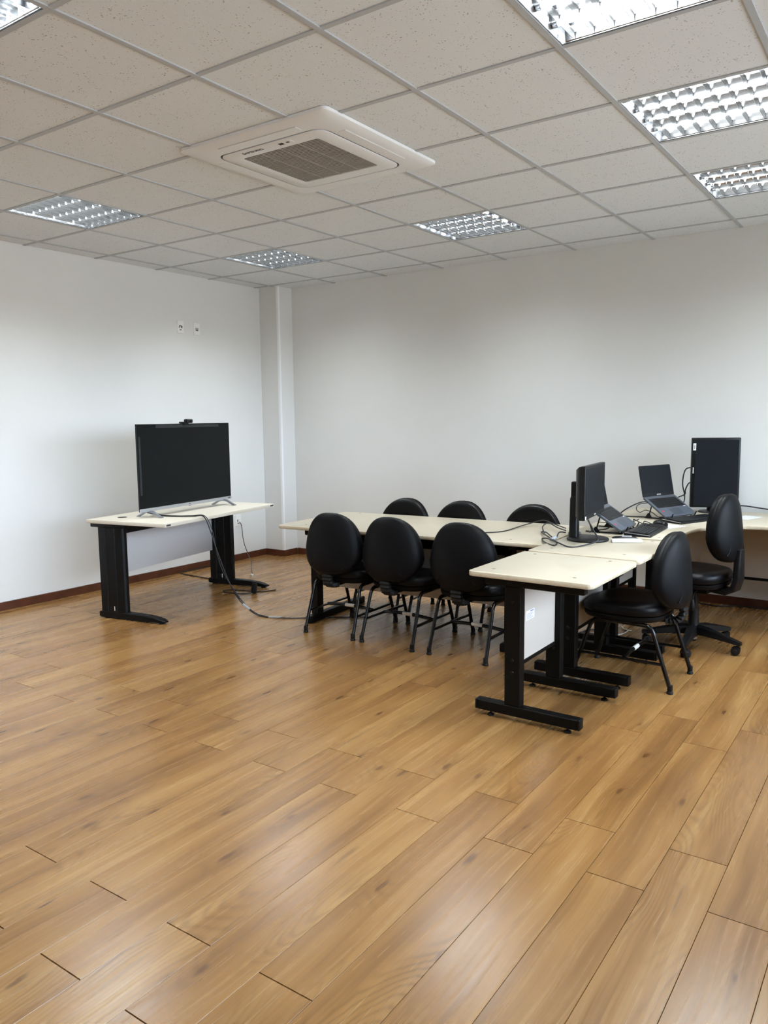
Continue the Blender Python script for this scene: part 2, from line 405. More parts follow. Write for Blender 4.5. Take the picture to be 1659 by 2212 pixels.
skirting('baseboard_front', bt, RX1, RY0, RY0+bt, 0, bh)
skirting('baseboard_right', RX1-bt, RX1, RY0+bt, RY1-bt, 0, bh)

# ------------------------------------------------------------------ suspended ceiling
GX0, GY0, GS = 3.9524, 2.2473, 0.625
bm = nb(); box(bm, RX0-0.15, RX1+0.15, RY0-0.15, RY1+0.15, H+0.30, H+0.36)
ceiling = struct(obj('ceiling', bm, 'wall', smooth=None))
LIGHTS = {(-5, 4): 'square louvred ceiling light nearest the corner column, four mirror cells wide',
          (-2, 4): 'square louvred ceiling light above the far side of the long table',
          (1, 4): 'farthest of the three bright louvred ceiling lights along the right edge',
          (1, 2): 'middle one of the three bright louvred ceiling lights along the right edge',
          (1, 0): 'nearest and largest bright louvred ceiling light at the top right',
          (-5, 1): 'dim mirror-louvred ceiling light above the television desk near the left wall',
          (-2, -2): 'louvred ceiling light cut off by the top left corner of the picture',
          (-5, -2): 'added louvred ceiling light near the left wall, out of view'}  # this last fixture is unseen, added for extra illumination
xs = sorted({RX0, RX1} | {GX0+GS*i for i in range(-6, 6) if RX0 < GX0+GS*i < RX1})
ysl = sorted({RY0, RY1} | {GY0+GS*j for j in range(-8, 7) if RY0 < GY0+GS*j < RY1})
tcache = {}
lightcells = {(round(GX0+GS*i, 3), round(GY0+GS*j, 3)) for i, j in LIGHTS} | {(round(GX0-2*GS, 3), round(GY0+GS, 3))}
for xa, xb in zip(xs[:-1], xs[1:]):
    for ya, yb in zip(ysl[:-1], ysl[1:]):
        if (round(xa, 3), round(ya, 3)) in lightcells: continue
        key = (round(xb-xa, 3), round(yb-ya, 3)); c = ((xa+xb)/2, (ya+yb)/2, H+0.0022)
        if key not in tcache:
            bm = nb(); hx, hy = (xb-xa)/2-0.004, (yb-ya)/2-0.004; box(bm, -hx, hx, -hy, hy, 0, 0.014)
            tcache[key] = obj('ceiling_tile', bm, 'tile', ceiling, smooth=None, loc=c)
        else: link_copy(tcache[key], ceiling, c)
bars = {}
def bar(key, dims, loc):
    if key not in bars: bars[key] = bxo('grid_bar', dims, 'grid', ceiling, smooth=None, loc=loc)
    else: link_copy(bars[key], ceiling, loc)
for x in xs[1:-1]: bar('m', (-0.012, 0.012, RY0, RY1, -0.0035, 0.002), (x, 0, H))
for y in ysl[1:-1]: bar('c', (RX0, RX1, -0.0115, 0.0115, -0.0025, 0.002), (0, y, H))

# ------------------------------------------------------------------ ceiling lights
def make_light():
    t = thing('ceiling_light', 'x', 'ceiling light', group='louvred ceiling lights')
    h = 0.303; bm = nb()
    # housing: flange ring, side walls, back
    box(bm, -h, h, -h, h, 0.072, 0.078)
    for s in (-1, 1):
        box(bm, s*h-0.002, s*h+0.002, -h, h, 0.0, 0.072); box(bm, -h, h, s*h-0.002, s*h+0.002, 0.0, 0.072)
    for s in (-1, 1):
        box(bm, min(s*h, s*(h-0.008)), max(s*h, s*(h-0.008)), -h, h, 0.0005, 0.003)
        box(bm, -h, h, min(s*h, s*(h-0.008)), max(s*h, s*(h-0.008)), 0.0005, 0.003)
    obj('housing', bm, 'house', t, smooth=None)
    ys_ = [-0.2175, -0.0725, 0.0725, 0.2175]
    bm = nb(); cyl(bm, (-0.285, 0, 0), (0.285, 0, 0), 0.0135, n=12)
    t0 = obj('lamp_tube', bm, 'tube', t, loc=(0, ys_[0], 0.043))
    bm = nb(); cyl(bm, (-0.01, 0, 0), (0.01, 0, 0), 0.0165, n=12)
    h0 = obj('lamp_holder', bm, 'house', t0, loc=(-0.290, 0, 0)); h1 = link_copy(h0, t0, (0.290, 0, 0))
    for y in ys_[1:]:
        c = link_copy(t0, t, (0, y, 0.043)); link_copy(h0, c); link_copy(h1, c)
    # parabolic side reflectors between the tubes: V section, open towards the tube
    def vee(b, hw, top, L_):
        n = 5; prof = []
        for i in range(n+1):
            f_ = i/n; prof.append((hw*(1-(1-f_)**2)*1.0 if False else hw*(f_**1.8), top*f_))
        ring = [(-a, z) for a, z in prof[::-1]]+[(a, z) for a, z in prof[1:]]
        loft(b, [[(x, y, z+0.015) for y, z in ring] for x in (-L_, L_)], closed=True)
    bm = nb(); vee(bm, 0.008, 0.031, 0.284)
    v0 = obj('louvre_reflector', bm, 'louvre', t, smooth=60, loc=(0, -0.145, 0))
    for y in (0.0, 0.145): link_copy(v0, t, (0, y, 0))
    for sg in (-1, 1):
        bm = nb(); loft(bm, [[(x, sg*(0.292-0.008*f**1.8), 0.006+0.042*f) for f in (0, .25, .5, .75, 1)]+[(x, sg*0.299, 0.049), (x, sg*0.299, 0.003)] for x in (-0.284, 0.284)])
        obj('louvre_reflector', bm, 'louvre', t, smooth=60)
    bm = nb()   # cross blades: thin wedges below the tubes
    prof = [(-0.0045, 0.029), (-0.003, 0.02), (-0.001, 0.002), (0.001, 0.002), (0.003, 0.02), (0.0045, 0.029)]
    loft(bm, [[(a, y, z) for a, z in prof] for y in (-0.066, 0.066)])
    b0 = None
    for y in ys_:
        for x in [(-3.5+q)*0.0712 for q in range(8)]:
            if b0 is None: b0 = obj('louvre_blade', bm, 'louvre', t, smooth=None, loc=(x, y, 0))
            else: link_copy(b0, t, (x, y, 0))
    ld = bpy.data.lights.new('lamp_glow', 'AREA'); ld.shape = 'SQUARE'; ld.size = 0.56; ld.energy = LAMP_W; ld.color = (.88, .955, .975); ld.spread = R_(140)
    lo = bpy.data.objects.new('lamp_glow', ld); C.objects.link(lo); lo.parent = t; lo.location = (0, 0, 0.068)
    return t
first = None
for (i, j), lab in LIGHTS.items():
    loc = (GX0+GS*(i+.5), GY0+GS*(j+.5), H)
    if first is None: first = make_light(); first.location = loc; first['label'] = lab
    else: dup(first, loc, 0, lab)

# ------------------------------------------------------------------ ceiling cassette air conditioner
ac = thing('ceiling_air_conditioner', 'large square white cassette air conditioner with grey grille in the ceiling', 'air conditioner', (3.085, 3.237, H))
def sq_ring(hw, r, z, n=6): return [(x, y, z) for x, y in rrect(-hw, hw, -hw, hw, r, n)]
bm = nb()
loft(bm, [sq_ring(0.47, 0.03, 0.0), sq_ring(0.47, 0.03, -0.013), sq_ring(0.464, 0.03, -0.017), sq_ring(0.42, 0.06, -0.026), sq_ring(0.352, 0.07, -0.031), sq_ring(0.345, 0.07, -0.030), sq_ring(0.345, 0.07, -0.02)], cap0=True, cap1=True)
obj('outer_frame', bm, 'acwhite', ac, smooth=50)
bm = nb(); loft(bm, [sq_ring(0.3445, 0.07, -0.0205), sq_ring(0.3445, 0.07, -0.026)]); obj('seam_gap', bm, 'acgap', ac)
bm = nb()
loft(bm, [sq_ring(0.335, 0.062, -0.0265), sq_ring(0.335, 0.062, -0.031), sq_ring(0.332, 0.06, -0.0325), sq_ring(0.25, 0.02, -0.0335), sq_ring(0.246, 0.016, -0.0325), sq_ring(0.246, 0.016, -0.0275)])
pan = obj('inner_panel', bm, 'acwhite', ac, smooth=50)
bm = nb(); box(bm, -0.246, 0.246, -0.246, 0.246, -0.0285, -0.0270); obj('filter', bm, 'acback', ac, smooth=None)
bm = nb()
ns = 30
for q in range(ns):
    y = -0.24+0.48*(q+.5)/ns; box(bm, -0.244, 0.244, y-0.0045, y+0.0045, -0.0322, -0.0295)
for q in (-1, 0, 1): box(bm, q*0.122-0.004, q*0.122+0.004, -0.246, 0.246, -0.0330, -0.0290)
gr = obj('grille', bm, 'acslat', ac, smooth=None); gr['kind'] = 'stuff'
for a in range(4):   # four air vanes
    bm = nb(); box(bm, -0.25, 0.25, 0.358, 0.412, -0.031, -0.028, 0.002)
    o = obj('air_vane', bm, 'acwhite', ac, rot=(R_(0), 0, a*math.pi/2))
    o.location = (0, 0, 0.0005)
flip = Matrix(((1, 0, 0), (0, -1, 0), (0, 0, -1)))
text_mesh('SAMSUNG', 0.030, 'ink', pan, (-0.125, -0.297, -0.0338), flip, depth=0.0003)
bm = nb(); box(bm, 0.03, 0.13, -0.312, -0.278, -0.0341, -0.0331); sk = obj('sticker', bm, 'paper', pan, smooth=None)
bm = nb(); box(bm, 0.045, 0.075, -0.307, -0.284, -0.0345, -0.0340); box(bm, 0.092, 0.112, -0.305, -0.290, -0.0345, -0.0340)
obj('sticker_print', bm, 'ink', sk, smooth=None)

# ------------------------------------------------------------------ wall plates
def wall_plate(y, z, label, kind, wd=0.074, hh=0.115):
    t = thing('wall_plate', label, 'wall plate', (0, y, z), 0, 'white plates on the left wall')
    bm = nb(); slab_pts = rrect(-wd/2, wd/2, -hh/2, hh/2, 0.005, 3)
    loft(bm, [[(x, a, b) for a, b in slab_pts] for x in (0.0, 0.006)]+[[(0.009, a*0.96, b*0.97) for a, b in slab_pts]])
    obj('plate', bm, 'white', t, smooth=40)
    bm = nb()
    if kind == 'socket':
        box(bm, 0.009, 0.0105, -0.024, 0.024, -0.012, 0.012, 0.001); obj('module', bm, 'white', t)
        bm = nb(); box(bm, 0.0095, 0.0108, -0.020, 0.020, 0.004, 0.012); box(bm, 0.0095, 0.0108, -0.02, -0.013, -0.010, 0.004); box(bm, 0.0095, 0.0108, 0.006, 0.02, -0.010, 0.004); box(bm, 0.009, 0.0098, -0.012, 0.010, -0.030, -0.024)
        obj('socket_opening', bm, 'acgap', t, smooth=None)
    else:
        box(bm, 0.009, 0.0105, -0.02, 0.02, -0.018, 0.012, 0.001); obj('module', bm, 'silver', t)
        bm = nb(); box(bm, 0.0100, 0.0112, -0.009, 0.009, -0.018, -0.006); obj('socket_opening', bm, 'acgap', t, smooth=None)
    return t
wall_plate(4.996, 2.302, 'white wall plate with a dark socket, left of the pair high on the wall', 'socket')
wall_plate(5.193, 2.298, 'white wall plate with a small jack, right of the pair high on the wall', 'jack')
wall_plate(5.655, 0.41, 'white wall outlet low on the wall behind the television desk leg', 'socket')

# ------------------------------------------------------------------ T-leg tables
def pad(bm, x, y, ztop):
    lathe(bm, [(0.004, ztop+0.004), (0.004, 0.014), (0.010, 0.012), (0.0165, 0.006), (0.0165, 0.0)], 14, (x, y, 0))
def t_leg(t, x, y0, y1, colc, beam, along='y', ztop=0.70, colw=0.080, cold=0.05, foot0=0.026):
    """a T leg: foot bar with caps and levellers, column, top beam. In local axes the bar runs along 'y' at x, or along 'x' at y=x"""
    S = Matrix.Identity(4) if along == 'y' else Matrix(((0, 1, 0, 0), (1, 0, 0, 0), (0, 0, 1, 0), (0, 0, 0, 1)))
    bm = nb(); box(bm, x-0.025, x+0.025, y0+0.012, y1-0.012, foot0, foot0+0.05, 0.004, T=S)
    ft = obj('foot_bar', bm, 'steel', t)
    for ya, yb in ((y0, y0+0.014), (y1-0.014, y1)):
        bm = nb(); box(bm, x-0.0255, x+0.0255, ya, yb, foot0-0.0005, foot0+0.0505, 0.006, 2, T=S); obj('end_cap', bm, 'steel2', ft)
    for yy in (y0+0.075, y1-0.065) if foot0 > 0.01 else ():
        bm = nb(); pad(bm, *((x, yy) if along == 'y' else (yy, x)), 0.028); obj('leveller', bm, 'rubber', ft)
    bm = nb(); box(bm, x-cold/2, x+cold/2, colc-colw/2, colc+colw/2, foot0+0.05, ztop-0.045, 0.003, T=S); co = obj('column', bm, 'steel', t)
    bm = nb()
    for zz in (0.24, 0.30, 0.58):
        for sx in (-1,):
            p0 = S @ Vector((x+sx*cold/2, colc, zz)); p1 = S @ Vector((x+sx*(cold/2+0.004), colc, zz)); cyl(bm, p0, p1, 0.009, 0.007, 10)
    obj('bolt', bm, 'bolt', co)
    bm = nb(); box(bm, x-0.025, x+0.025, beam[0], beam[1], ztop-0.046, ztop, 0.006, 2, T=S); obj('top_beam', bm, 'steel', t)
def screws(t, pts, z):
    s0 = None
    for x, y in pts:
        if s0 is None:
            bm = nb(); cyl(bm, (0, 0, -0.002), (0, 0, 0.0006), 0.0085, n=14); s0 = obj('screw_cap', bm, 'screw', t, loc=(x, y, z))
        else: link_copy(s0, t, (x, y, z))
def cord(name, pts, r, label, m='cable', k=8, n=7, cat='cable'):
    bm = nb(); tube(bm, pts, r, n, k); return tag(obj(name, bm, m, smooth=60), label, cat)

ZT = 0.722
def side_table(y0, y1, l1, l2, label, sticker):
    t = thing('small_table', label, 'table', (4.325, 0, 0), 0, 'small square cream tables')
    bm = nb(); slab(bm, rrect(-0.305, 0.305, y0, y1, 0.03, 6), ZT-0.025, ZT, 0.005, 1, 0); obj('tabletop', bm, ['top', 'edge'], t, smooth=40)
    for l in (l1, l2):
        t_leg(t, l, -0.297, 0.235, -0.100, (-0.245, 0.245), along='x', ztop=ZT-0.025)
    bm = nb(); box(bm, -0.108, -0.092, l1+0.0255, l2-0.0255, 0.275, ZT-0.03); pn = obj('modesty_panel', bm, 'panel', t, smooth=None)
    bm = nb(); box(bm, -0.112, -0.088, l1+0.0255, l2-0.0255, 0.258, 0.275); obj('panel_rail', bm, 'steel', t, smooth=None)
    screws(t, [(x, l) for x in (-0.215, 0.186) for l in (l1+0.008, l2-0.008)], ZT)
    if sticker:
        bm = nb(); box(bm, -0.092, -0.0912, 3.395, 3.490, 0.462, 0.508); s = obj('sticker', bm, 'paper', pn, smooth=None)
        bm = nb()
        for q in range(5): box(bm, -0.0912, -0.0909, 3.402, 3.48-0.012*(q % 3), 0.467+0.006*q, 0.469+0.006*q)
        box(bm, -0.0912, -0.0909, 3.44, 3.482, 0.499, 0.504); obj('sticker_print', bm, 'blue', s, smooth=None)
    return t
side_table(3.192, 3.832, 3.286, 3.777, 'nearest small cream table on black legs with a printed sticker on its panel', True)
side_table(3.862, 4.532, 3.985, 4.503, 'small cream table in the middle, carrying the round monitor stand', False)

# long meeting table
LT = thing('meeting_table', 'long cream meeting table with chairs along both sides', 'table', (2.045, 4.022, 0), R_(4.64))
LL, LD, ZL = 1.945, 0.885, 0.702
bm = nb(); slab(bm, rrect(0, LL, 0, LD, 0.04, 6), ZL-0.025, ZL, 0.008, 1, 0); obj('tabletop', bm, ['top', 'edge'], LT, smooth=40)
for lx in (0.205, 1.67):
    t_leg(LT, lx, 0.075, 0.80, 0.19, (0.085, 0.80), along='y', ztop=ZL-0.025, foot0=0.002)
bm = nb(); box(bm, 0.135, 1.745, 0.232, 0.248, 0.25, ZL-0.085); obj('modesty_panel', bm, 'panel', LT, smooth=None)
bm = nb(); box(bm, 0.24, 1.635, 0.216, 0.232, 0.58, 0.64); obj('cable_tray', bm, 'steel', LT, smooth=None)
screws(LT, [(x, y) for x in (0.175, 1.70) for y in (0.112, 0.83)], ZL)

# corner workstation against the back wall
ZC = 0.730
CD = thing('corner_desk', 'l-shaped cream corner desk with the laptops, standing by the back wall', 'desk', (0, 0, 0))
pts = [(3.985, 4.545), (4.575, 4.545), (4.600, 5.02)]
for i in range(1, 8):
    f = i/8; a = Vector((4.600, 5.02)); b = Vector((4.640, 5.36)); c = Vector((4.93, 5.415))
    pts.append(tuple((1-f)**2*a+2*f*(1-f)*b+f*f*c))
pts += [(4.93, 5.415), (5.85, 5.50), (5.79, 6.24), (3.932, 6.095)]
bm = nb(); slab(bm, pts, ZC-0.025, ZC, 0.006, 1, 0); obj('desktop', bm, ['top', 'edge'], CD, smooth=40)
t_leg(CD, 4.665, 4.02, 4.55, 4.225, (4.08, 4.53), along='x', ztop=ZC-0.025)
t_leg(CD, 5.72, 5.60, 6.13, 5.98, (5.60, 6.15), along='y', ztop=ZC-0.025)
bm = nb(); box(bm, 3.992, 4.008, 4.69, 5.79, 0.235, ZC-0.03); obj('modesty_panel', bm, 'panel', CD, smooth=None)
bm = nb(); box(bm, 3.988, 4.012, 4.69, 5.79, 0.215, 0.235); obj('panel_rail', bm, 'steel', CD, smooth=None)
bm = nb(); box(bm, 3.975, 4.025, 5.79, 5.83, 0.0, ZC-0.025); obj('corner_post', bm, 'steel', CD, smooth=None)
bm = nb(); box(bm, 4.05, 4.09, 5.98, 6.02, 0.0, ZC-0.025); obj('corner_post', bm, 'steel', CD, smooth=None)
bm = nb(); box(bm, 4.09, 5.695, 6.045, 6.061, 0.272, ZC-0.03); obj('modesty_panel', bm, 'panel', CD, smooth=None)
bm = nb(); box(bm, 4.05, 5.695, 6.041, 6.065, 0.252, 0.272); obj('panel_rail', bm, 'steel', CD, smooth=None)
screws(CD, [tuple(onz(1424, 1161, ZC)[:2]), (4.10, 4.67)], ZC)

# ------------------------------------------------------------------ television desk
ZD = 0.727
TD = thing('television_desk', 'cream desk on wide black panel legs against the left wall', 'desk', (0.991, 4.136, 0), R_(10.0))
bm = nb(); slab(bm, rrect(-0.365, 0.365, -0.692, 0.692, 0.004, 2), ZD-0.026, ZD, 0.002, 1, 0); obj('desktop', bm, ['top2', 'top2'], TD, smooth=40)
for s in (-1, 1):
    yc = s*0.648
    # foot: flat bar rising to a rounded tip at the front
    prof = [(-0.30, 0.012, 0.045), (-0.28, 0.006, 0.052), (-0.05, 0.006, 0.054), (0.10, 0.008, 0.052), (0.20, 0.012, 0.046), (0.27, 0.010, 0.034), (0.305, 0.012, 0.024)]
    bm = nb()
    loft(bm, [[(x, yc-hw, z0), (x, yc+hw, z0), (x, yc+hw, z1-0.006), (x, yc+hw-0.006, z1), (x, yc-hw+0.006, z1), (x, yc-hw, z1-0.006)] for (x, z0, z1), hw in zip(prof, (0.026, 0.03, 0.03, 0.03, 0.03, 0.029, 0.02))])
    ft = obj('foot', bm, 'steel2', TD)
    bm = nb()
    for x in (-0.25, 0.26): lathe(bm, [(0.018, 0.013), (0.02, 0.004), (0.02, 0.0)], 14, (x, yc, 0))
    obj('leveller', bm, 'rubber', ft)
    bm = nb()   # ribbed column
    xs_ = [-0.285, -0.275, -0.21, -0.205, -0.20, -0.12, -0.115, -0.11, -0.05, -0.04]
    dp = [0.0, 0.012, 0.018, 0.013, 0.018, 0.018, 0.013, 0.018, 0.012, 0.0]
    ringp = [(x, yc-0.012-d) for x, d in zip(xs_, dp)]+[(x, yc+0.012+d) for x, d in zip(xs_[::-1], dp[::-1])]
    loft(bm, [[(x, y, z) for x, y in ringp] for z in (0.050, ZD-0.055)])
    co = obj('leg_panel', bm, 'steel2', TD, smooth=25)
    bm = nb(); box(bm, -0.175, -0.155, yc-0.034, yc-0.0295, 0.635, 0.66, 0.003); obj('slot', bm, 'rubber', co)
    bm = nb(); box(bm, -0.150, -0.142, yc-0.034, yc-0.029, 0.06, 0.095, 0.002); obj('screw', bm, 'chrome', co)
    bm = nb(); box(bm, -0.345, -0.02, yc-0.028, yc+0.028, ZD-0.055, ZD-0.026, 0.006, 2); obj('top_beam', bm, 'steel2', TD)
bm = nb(); box(bm, -0.10, -0.06, -0.618, 0.618, ZD-0.095, ZD-0.026); obj('cable_channel', bm, 'steel2', TD, smooth=None)
bm = nb(); box(bm, -0.262, -0.245, -0.630, 0.630, 0.30, ZD-0.03); obj('modesty_panel', bm, 'greypanel', TD, smooth=None)
bm = nb(); lathe(bm, [(0.034, -0.003), (0.034, 0.0015), (0.031, 0.0025), (0.012, 0.0025)], 24); obj('grommet', bm, 'plastic', TD, loc=(-0.20, -0.50, ZD))
for y in (-0.655, 0.655):
    bm = nb(); box(bm, 0.3645, 0.3662, y-0.022, y+0.022, ZD-0.019, ZD-0.007); obj('edge_badge', bm, 'ink', TD, smooth=None)

# television on its two arched feet
TV = thing('television', 'large flat television with black screen and silver lower bar on the desk', 'television', (0.988, 4.155, ZD), R_(8.85))
TW, TH, TB = 1.087, 0.642, 0.046
bm = nb(); box(bm, -0.006, 0.006, -TW/2, TW/2, TB, TB+TH, 0.002); obj('screen_frame', bm, 'bezel', TV)
bm = nb(); box(bm, 0.006, 0.0068, -TW/2+0.008, TW/2-0.008, TB+0.026, TB+TH-0.006); obj('screen', bm, 'screen', TV, smooth=None)
bm = nb(); box(bm, 0.0, 0.012, -TW/2, TW/2, TB-0.002, TB+0.022, 0.002); lb = obj('lower_bar', bm, 'silver', TV)
bm = nb(); box(bm, 0.012, 0.014, -0.014, 0.014, TB-0.006, TB+0.002); obj('sensor', bm, 'silverfoot', lb)
bm = nb(); box(bm, 0.0121, 0.0125, -0.010, 0.010, TB+0.010, TB+0.015); obj('logo', bm, 'ink', lb, smooth=None)
bm = nb(); box(bm, 0.0121, 0.0125, TW/2-0.05, TW/2-0.02, TB+0.008, TB+0.016); obj('badge', bm, 'ink', lb, smooth=None)
bm = nb(); box(bm, -0.055, -0.006, -TW*0.38, TW*0.38, TB+0.03, TB+0.40, 0.015, 2); obj('rear_housing', bm, 'plastic', TV)
bm = nb(); box(bm, 0.0069, 0.0073, -TW/2+0.2, TW/2-0.14, TB+TH-0.030, TB+TH-0.008); box(bm, 0.0069, 0.0073, -TW/2+0.014, -TW/2+0.034, TB+0.12, TB+TH-0.09)
obj('screen_film', bm, mat('film', '1F2224', 0.4), TV, smooth=None)
for y in (-0.442, 0.442):
    bm = nb()
    arch = [(-0.115, 0.003), (-0.085, 0.018), (-0.04, 0.040), (0.0, 0.048), (0.04, 0.042), (0.085, 0.020), (0.125, 0.003)]
    loft(bm, [[(x, y-0.014, max(0, z-0.010)), (x, y+0.014, max(0, z-0.010)), (x, y+0.010, z+0.003), (x, y-0.010, z+0.003)] for x, z in catmull([(a, b, 0) for a, b in arch], 4) for x, z in [(x, z)]] if False else
         [[(q.x, y-0.014, max(0, q.y-0.010)), (q.x, y+0.014, max(0, q.y-0.010)), (q.x, y+0.010, q.y+0.003), (q.x, y-0.010, q.y+0.003)] for q in catmull([(a, b, 0) for a, b in arch], 4)])
    obj('stand_foot', bm, 'silverfoot', TV)
wc = thing('webcam', 'small black webcam clipped on top of the television', 'webcam', (0.988, 4.185, ZD+TB+TH), R_(8.85))
bm = nb(); box(bm, -0.02, 0.022, -0.035, 0.035, 0.002, 0.034, 0.010, 3); obj('body', bm, 'plastic', wc)
bm = nb(); box(bm, -0.04, 0.012, -0.065, -0.02, 0.0, 0.014, 0.004, 2); box(bm, 0.0075, 0.012, -0.06, -0.01, -0.012, 0.004); obj('clip', bm, 'rubber', wc)
bm = nb(); cyl(bm, (0.021, 0.005, 0.018), (0.026, 0.005, 0.018), 0.009, n=16); obj('lens', bm, 'screen', wc)

# ------------------------------------------------------------------ chairs
def sell(a, b, n, k=36):
    out = []
    for i in range(k):
        t = 2*math.pi*i/k; c, s = math.cos(t), math.sin(t)
        out.append((a*math.copysign(abs(c)**(2/n), c), b*math.copysign(abs(s)**(2/n), s)))
    return out
def back_outline(a, b):
    o = []
    for x, z in sell(1, 1, 2.5, 40):
        f = 1.0-0.17*max(0, z+0.25)+0.02*min(0, z+0.25)     # narrower towards the top
        o.append((a*x*f, b*z))
    return o
def backrest(t, a, b, zc, yc, tilt, seam=0.012, ridge=True):
    Mx = Matrix.Translation((0, yc, zc)) @ Matrix.Rotation(-tilt, 4, 'X')
    ol = back_outline(a, b)
    def base(x, z): return 1.15*x*x
    def ring(r, dy): return [Mx @ Vector((x*r, dy+base(x*r, z*r), z*r)) for x, z in ol]
    bm = nb()   # cushion, front
    loft(bm, [ring(0.985, 0.0), ring(1.0, 0.008), ring(1.0, 0.024), ring(0.985, 0.036), ring(0.95, 0.044), ring(0.85, 0.050), ring(0.6, 0.054), ring(0.3, 0.056), ring(0.04, 0.056)])
    obj('back_cushion', bm, 'vinyl', t, smooth=60)
    bm = nb()   # shell, rear
    loft(bm, [ring(0.97, 0.001), ring(1.005, -0.001), ring(1.0, -0.012), ring(0.975, -0.022), ring(0.92, -0.031), ring(0.78, -0.040), ring(0.5, -0.046), ring(0.25, -0.048), ring(0.03, -0.048)])
    sh = obj('back_shell', bm, 'shell', t, smooth=60)
    if ridge:
        bm = nb(); u = [(-0.070, 0.02), (-0.085, -0.06), (-0.105, -0.125), (-0.13, -0.155)]
        for s in (-1, 1):
            tube(bm, [Mx @ Vector((s*x, -0.0425+base(x, z)+0.09*max(0, abs(x)-0.06), z)) for x, z in u], 0.0035, 6, 4)
        obj('shell_ridge', bm, 'shell', sh, smooth=60)
def seat(t, z, hw=0.232, hd=0.225, shell='shell', yo=0.0):
    ol = sell(1, 1, 3.1, 44)
    def ring(r, zz, drop=0.0): return [(x*r*hw*(1-0.06*max(0, -y)), yo+y*r*hd, zz-drop*max(0, y*r)**3) for x, y in ol]
    bm = nb()
    loft(bm, [ring(0.96, z-0.072), ring(1.0, z-0.060, 0.006), ring(1.01, z-0.040, 0.012), ring(0.995, z-0.022, 0.018), ring(0.95, z-0.010, 0.024), ring(0.85, z-0.003, 0.028), ring(0.6, z-0.004, 0.02), ring(0.3, z-0.008, 0.01), ring(0.04, z-0.009)])
    obj('seat_cushion', bm, 'vinyl', t, smooth=60)
    bm = nb(); loft(bm, [ring(0.75, z-0.104), ring(0.95, z-0.100), ring(0.985, z-0.088), ring(0.985, z-0.072)]); obj('seat_shell', bm, shell, t, smooth=50)
def bellows(t, pts, w_, d_, n):
    P = catmull(pts, 8); bm = nb(); rings = []
    L_ = len(P)-1
    for i in range(n*2+1):
        p = P[min(L_, round(i*L_/(n*2)))]; q0 = P[max(0, min(L_, round(i*L_/(n*2)))-1)]; q1 = P[min(L_, round(i*L_/(n*2))+1)]
        d = (q1-q0).normalized(); nrm = Vector((1, 0, 0)).cross(d)
        s = 1.0 if i % 2 == 0 else 0.62
        rings.append([p+Vector((1, 0, 0))*(x*(0.5+0.5*s))+nrm*(y*s) for x, y in rrect(-w_/2, w_/2, -d_/2, d_/2, 0.012, 3)])
    loft(bm, rings); return obj('bellows', bm, 'rubber', t, smooth=20)
def make_chair():
    t = thing('visitor_chair', 'x', 'chair', group='black visitor chairs on four splayed legs')
    seat(t, 0.455, yo=0.02)
    backrest(t, 0.228, 0.203, 0.622, -0.246, R_(6))
    bellows(t, [(0, -0.262, 0.455), (0, -0.272, 0.41), (0, -0.264, 0.370), (0, -0.235, 0.345), (0, -0.19, 0.340)], 0.080, 0.038, 8)
    bm = nb(); box(bm, -0.03, 0.03, -0.20, 0.04, 0.333, 0.340); box(bm, -0.03, 0.03, -0.262, -0.252, 0.44, 0.50); obj('back_bar', bm, 'tubeblack', t)
    for sx in (-1, 1):
        for sy, fx in ((-1, 0.196), (1, 0.190)):
            P = [(sx*fx, sy*0.270, 0.016), (sx*(fx-0.006), sy*0.190, 0.25), (sx*(fx-0.009), sy*0.168, 0.312), (sx*(fx-0.012), sy*0.140, 0.338), (sx*0.178, sy*0.10, 0.3405), (sx*0.176, sy*0.06, 0.3405)]
            bm = nb(); tube(bm, P, 0.0115, 10, 5); lg = obj('leg', bm, 'tubeblack', t, smooth=60)
            bm = nb(); lathe(bm, [(0.0135, 0.045), (0.0145, 0.020), (0.012, 0.017), (0.017, 0.010), (0.017, 0.0)], 14, (sx*(fx-0.001), sy*0.2675, 0)); obj('foot_cap', bm, 'rubber', lg)
        bm = nb(); cyl(bm, (sx*0.176, -0.062, 0.3405), (sx*0.176, 0.062, 0.3405), 0.0115, n=10); obj('seat_rail', bm, 'tubeblack', t)
        bm = nb(); tube(bm, [(sx*0.192, -0.226, 0.146), (sx*0.190, -0.1, 0.147), (sx*0.190, 0.1, 0.147), (sx*0.187, 0.226, 0.146)], 0.0135, 8, 3, flat=0.55); obj('side_stretcher', bm, 'tubeblack', t)
    bm = nb(); tube(bm, [(-0.188, -0.02, 0.150), (-0.09, -0.02, 0.158), (0, -0.02, 0.160), (0.09, -0.02, 0.158), (0.188, -0.02, 0.150)], 0.011, 10, 4); cs = obj('cross_stretcher', bm, 'tubeblack', t)
    bm = nb(); cyl(bm, (-0.035, -0.02, 0.160), (0.04, -0.02, 0.160), 0.0122, n=12); obj('label_sleeve', bm, 'whitecable', cs)
    bm = nb(); box(bm, -0.185, 0.185, -0.11, -0.07, 0.347, 0.353); box(bm, -0.185, 0.185, 0.07, 0.11, 0.347, 0.353); obj('seat_bracket', bm, 'tubeblack', t)
    return t
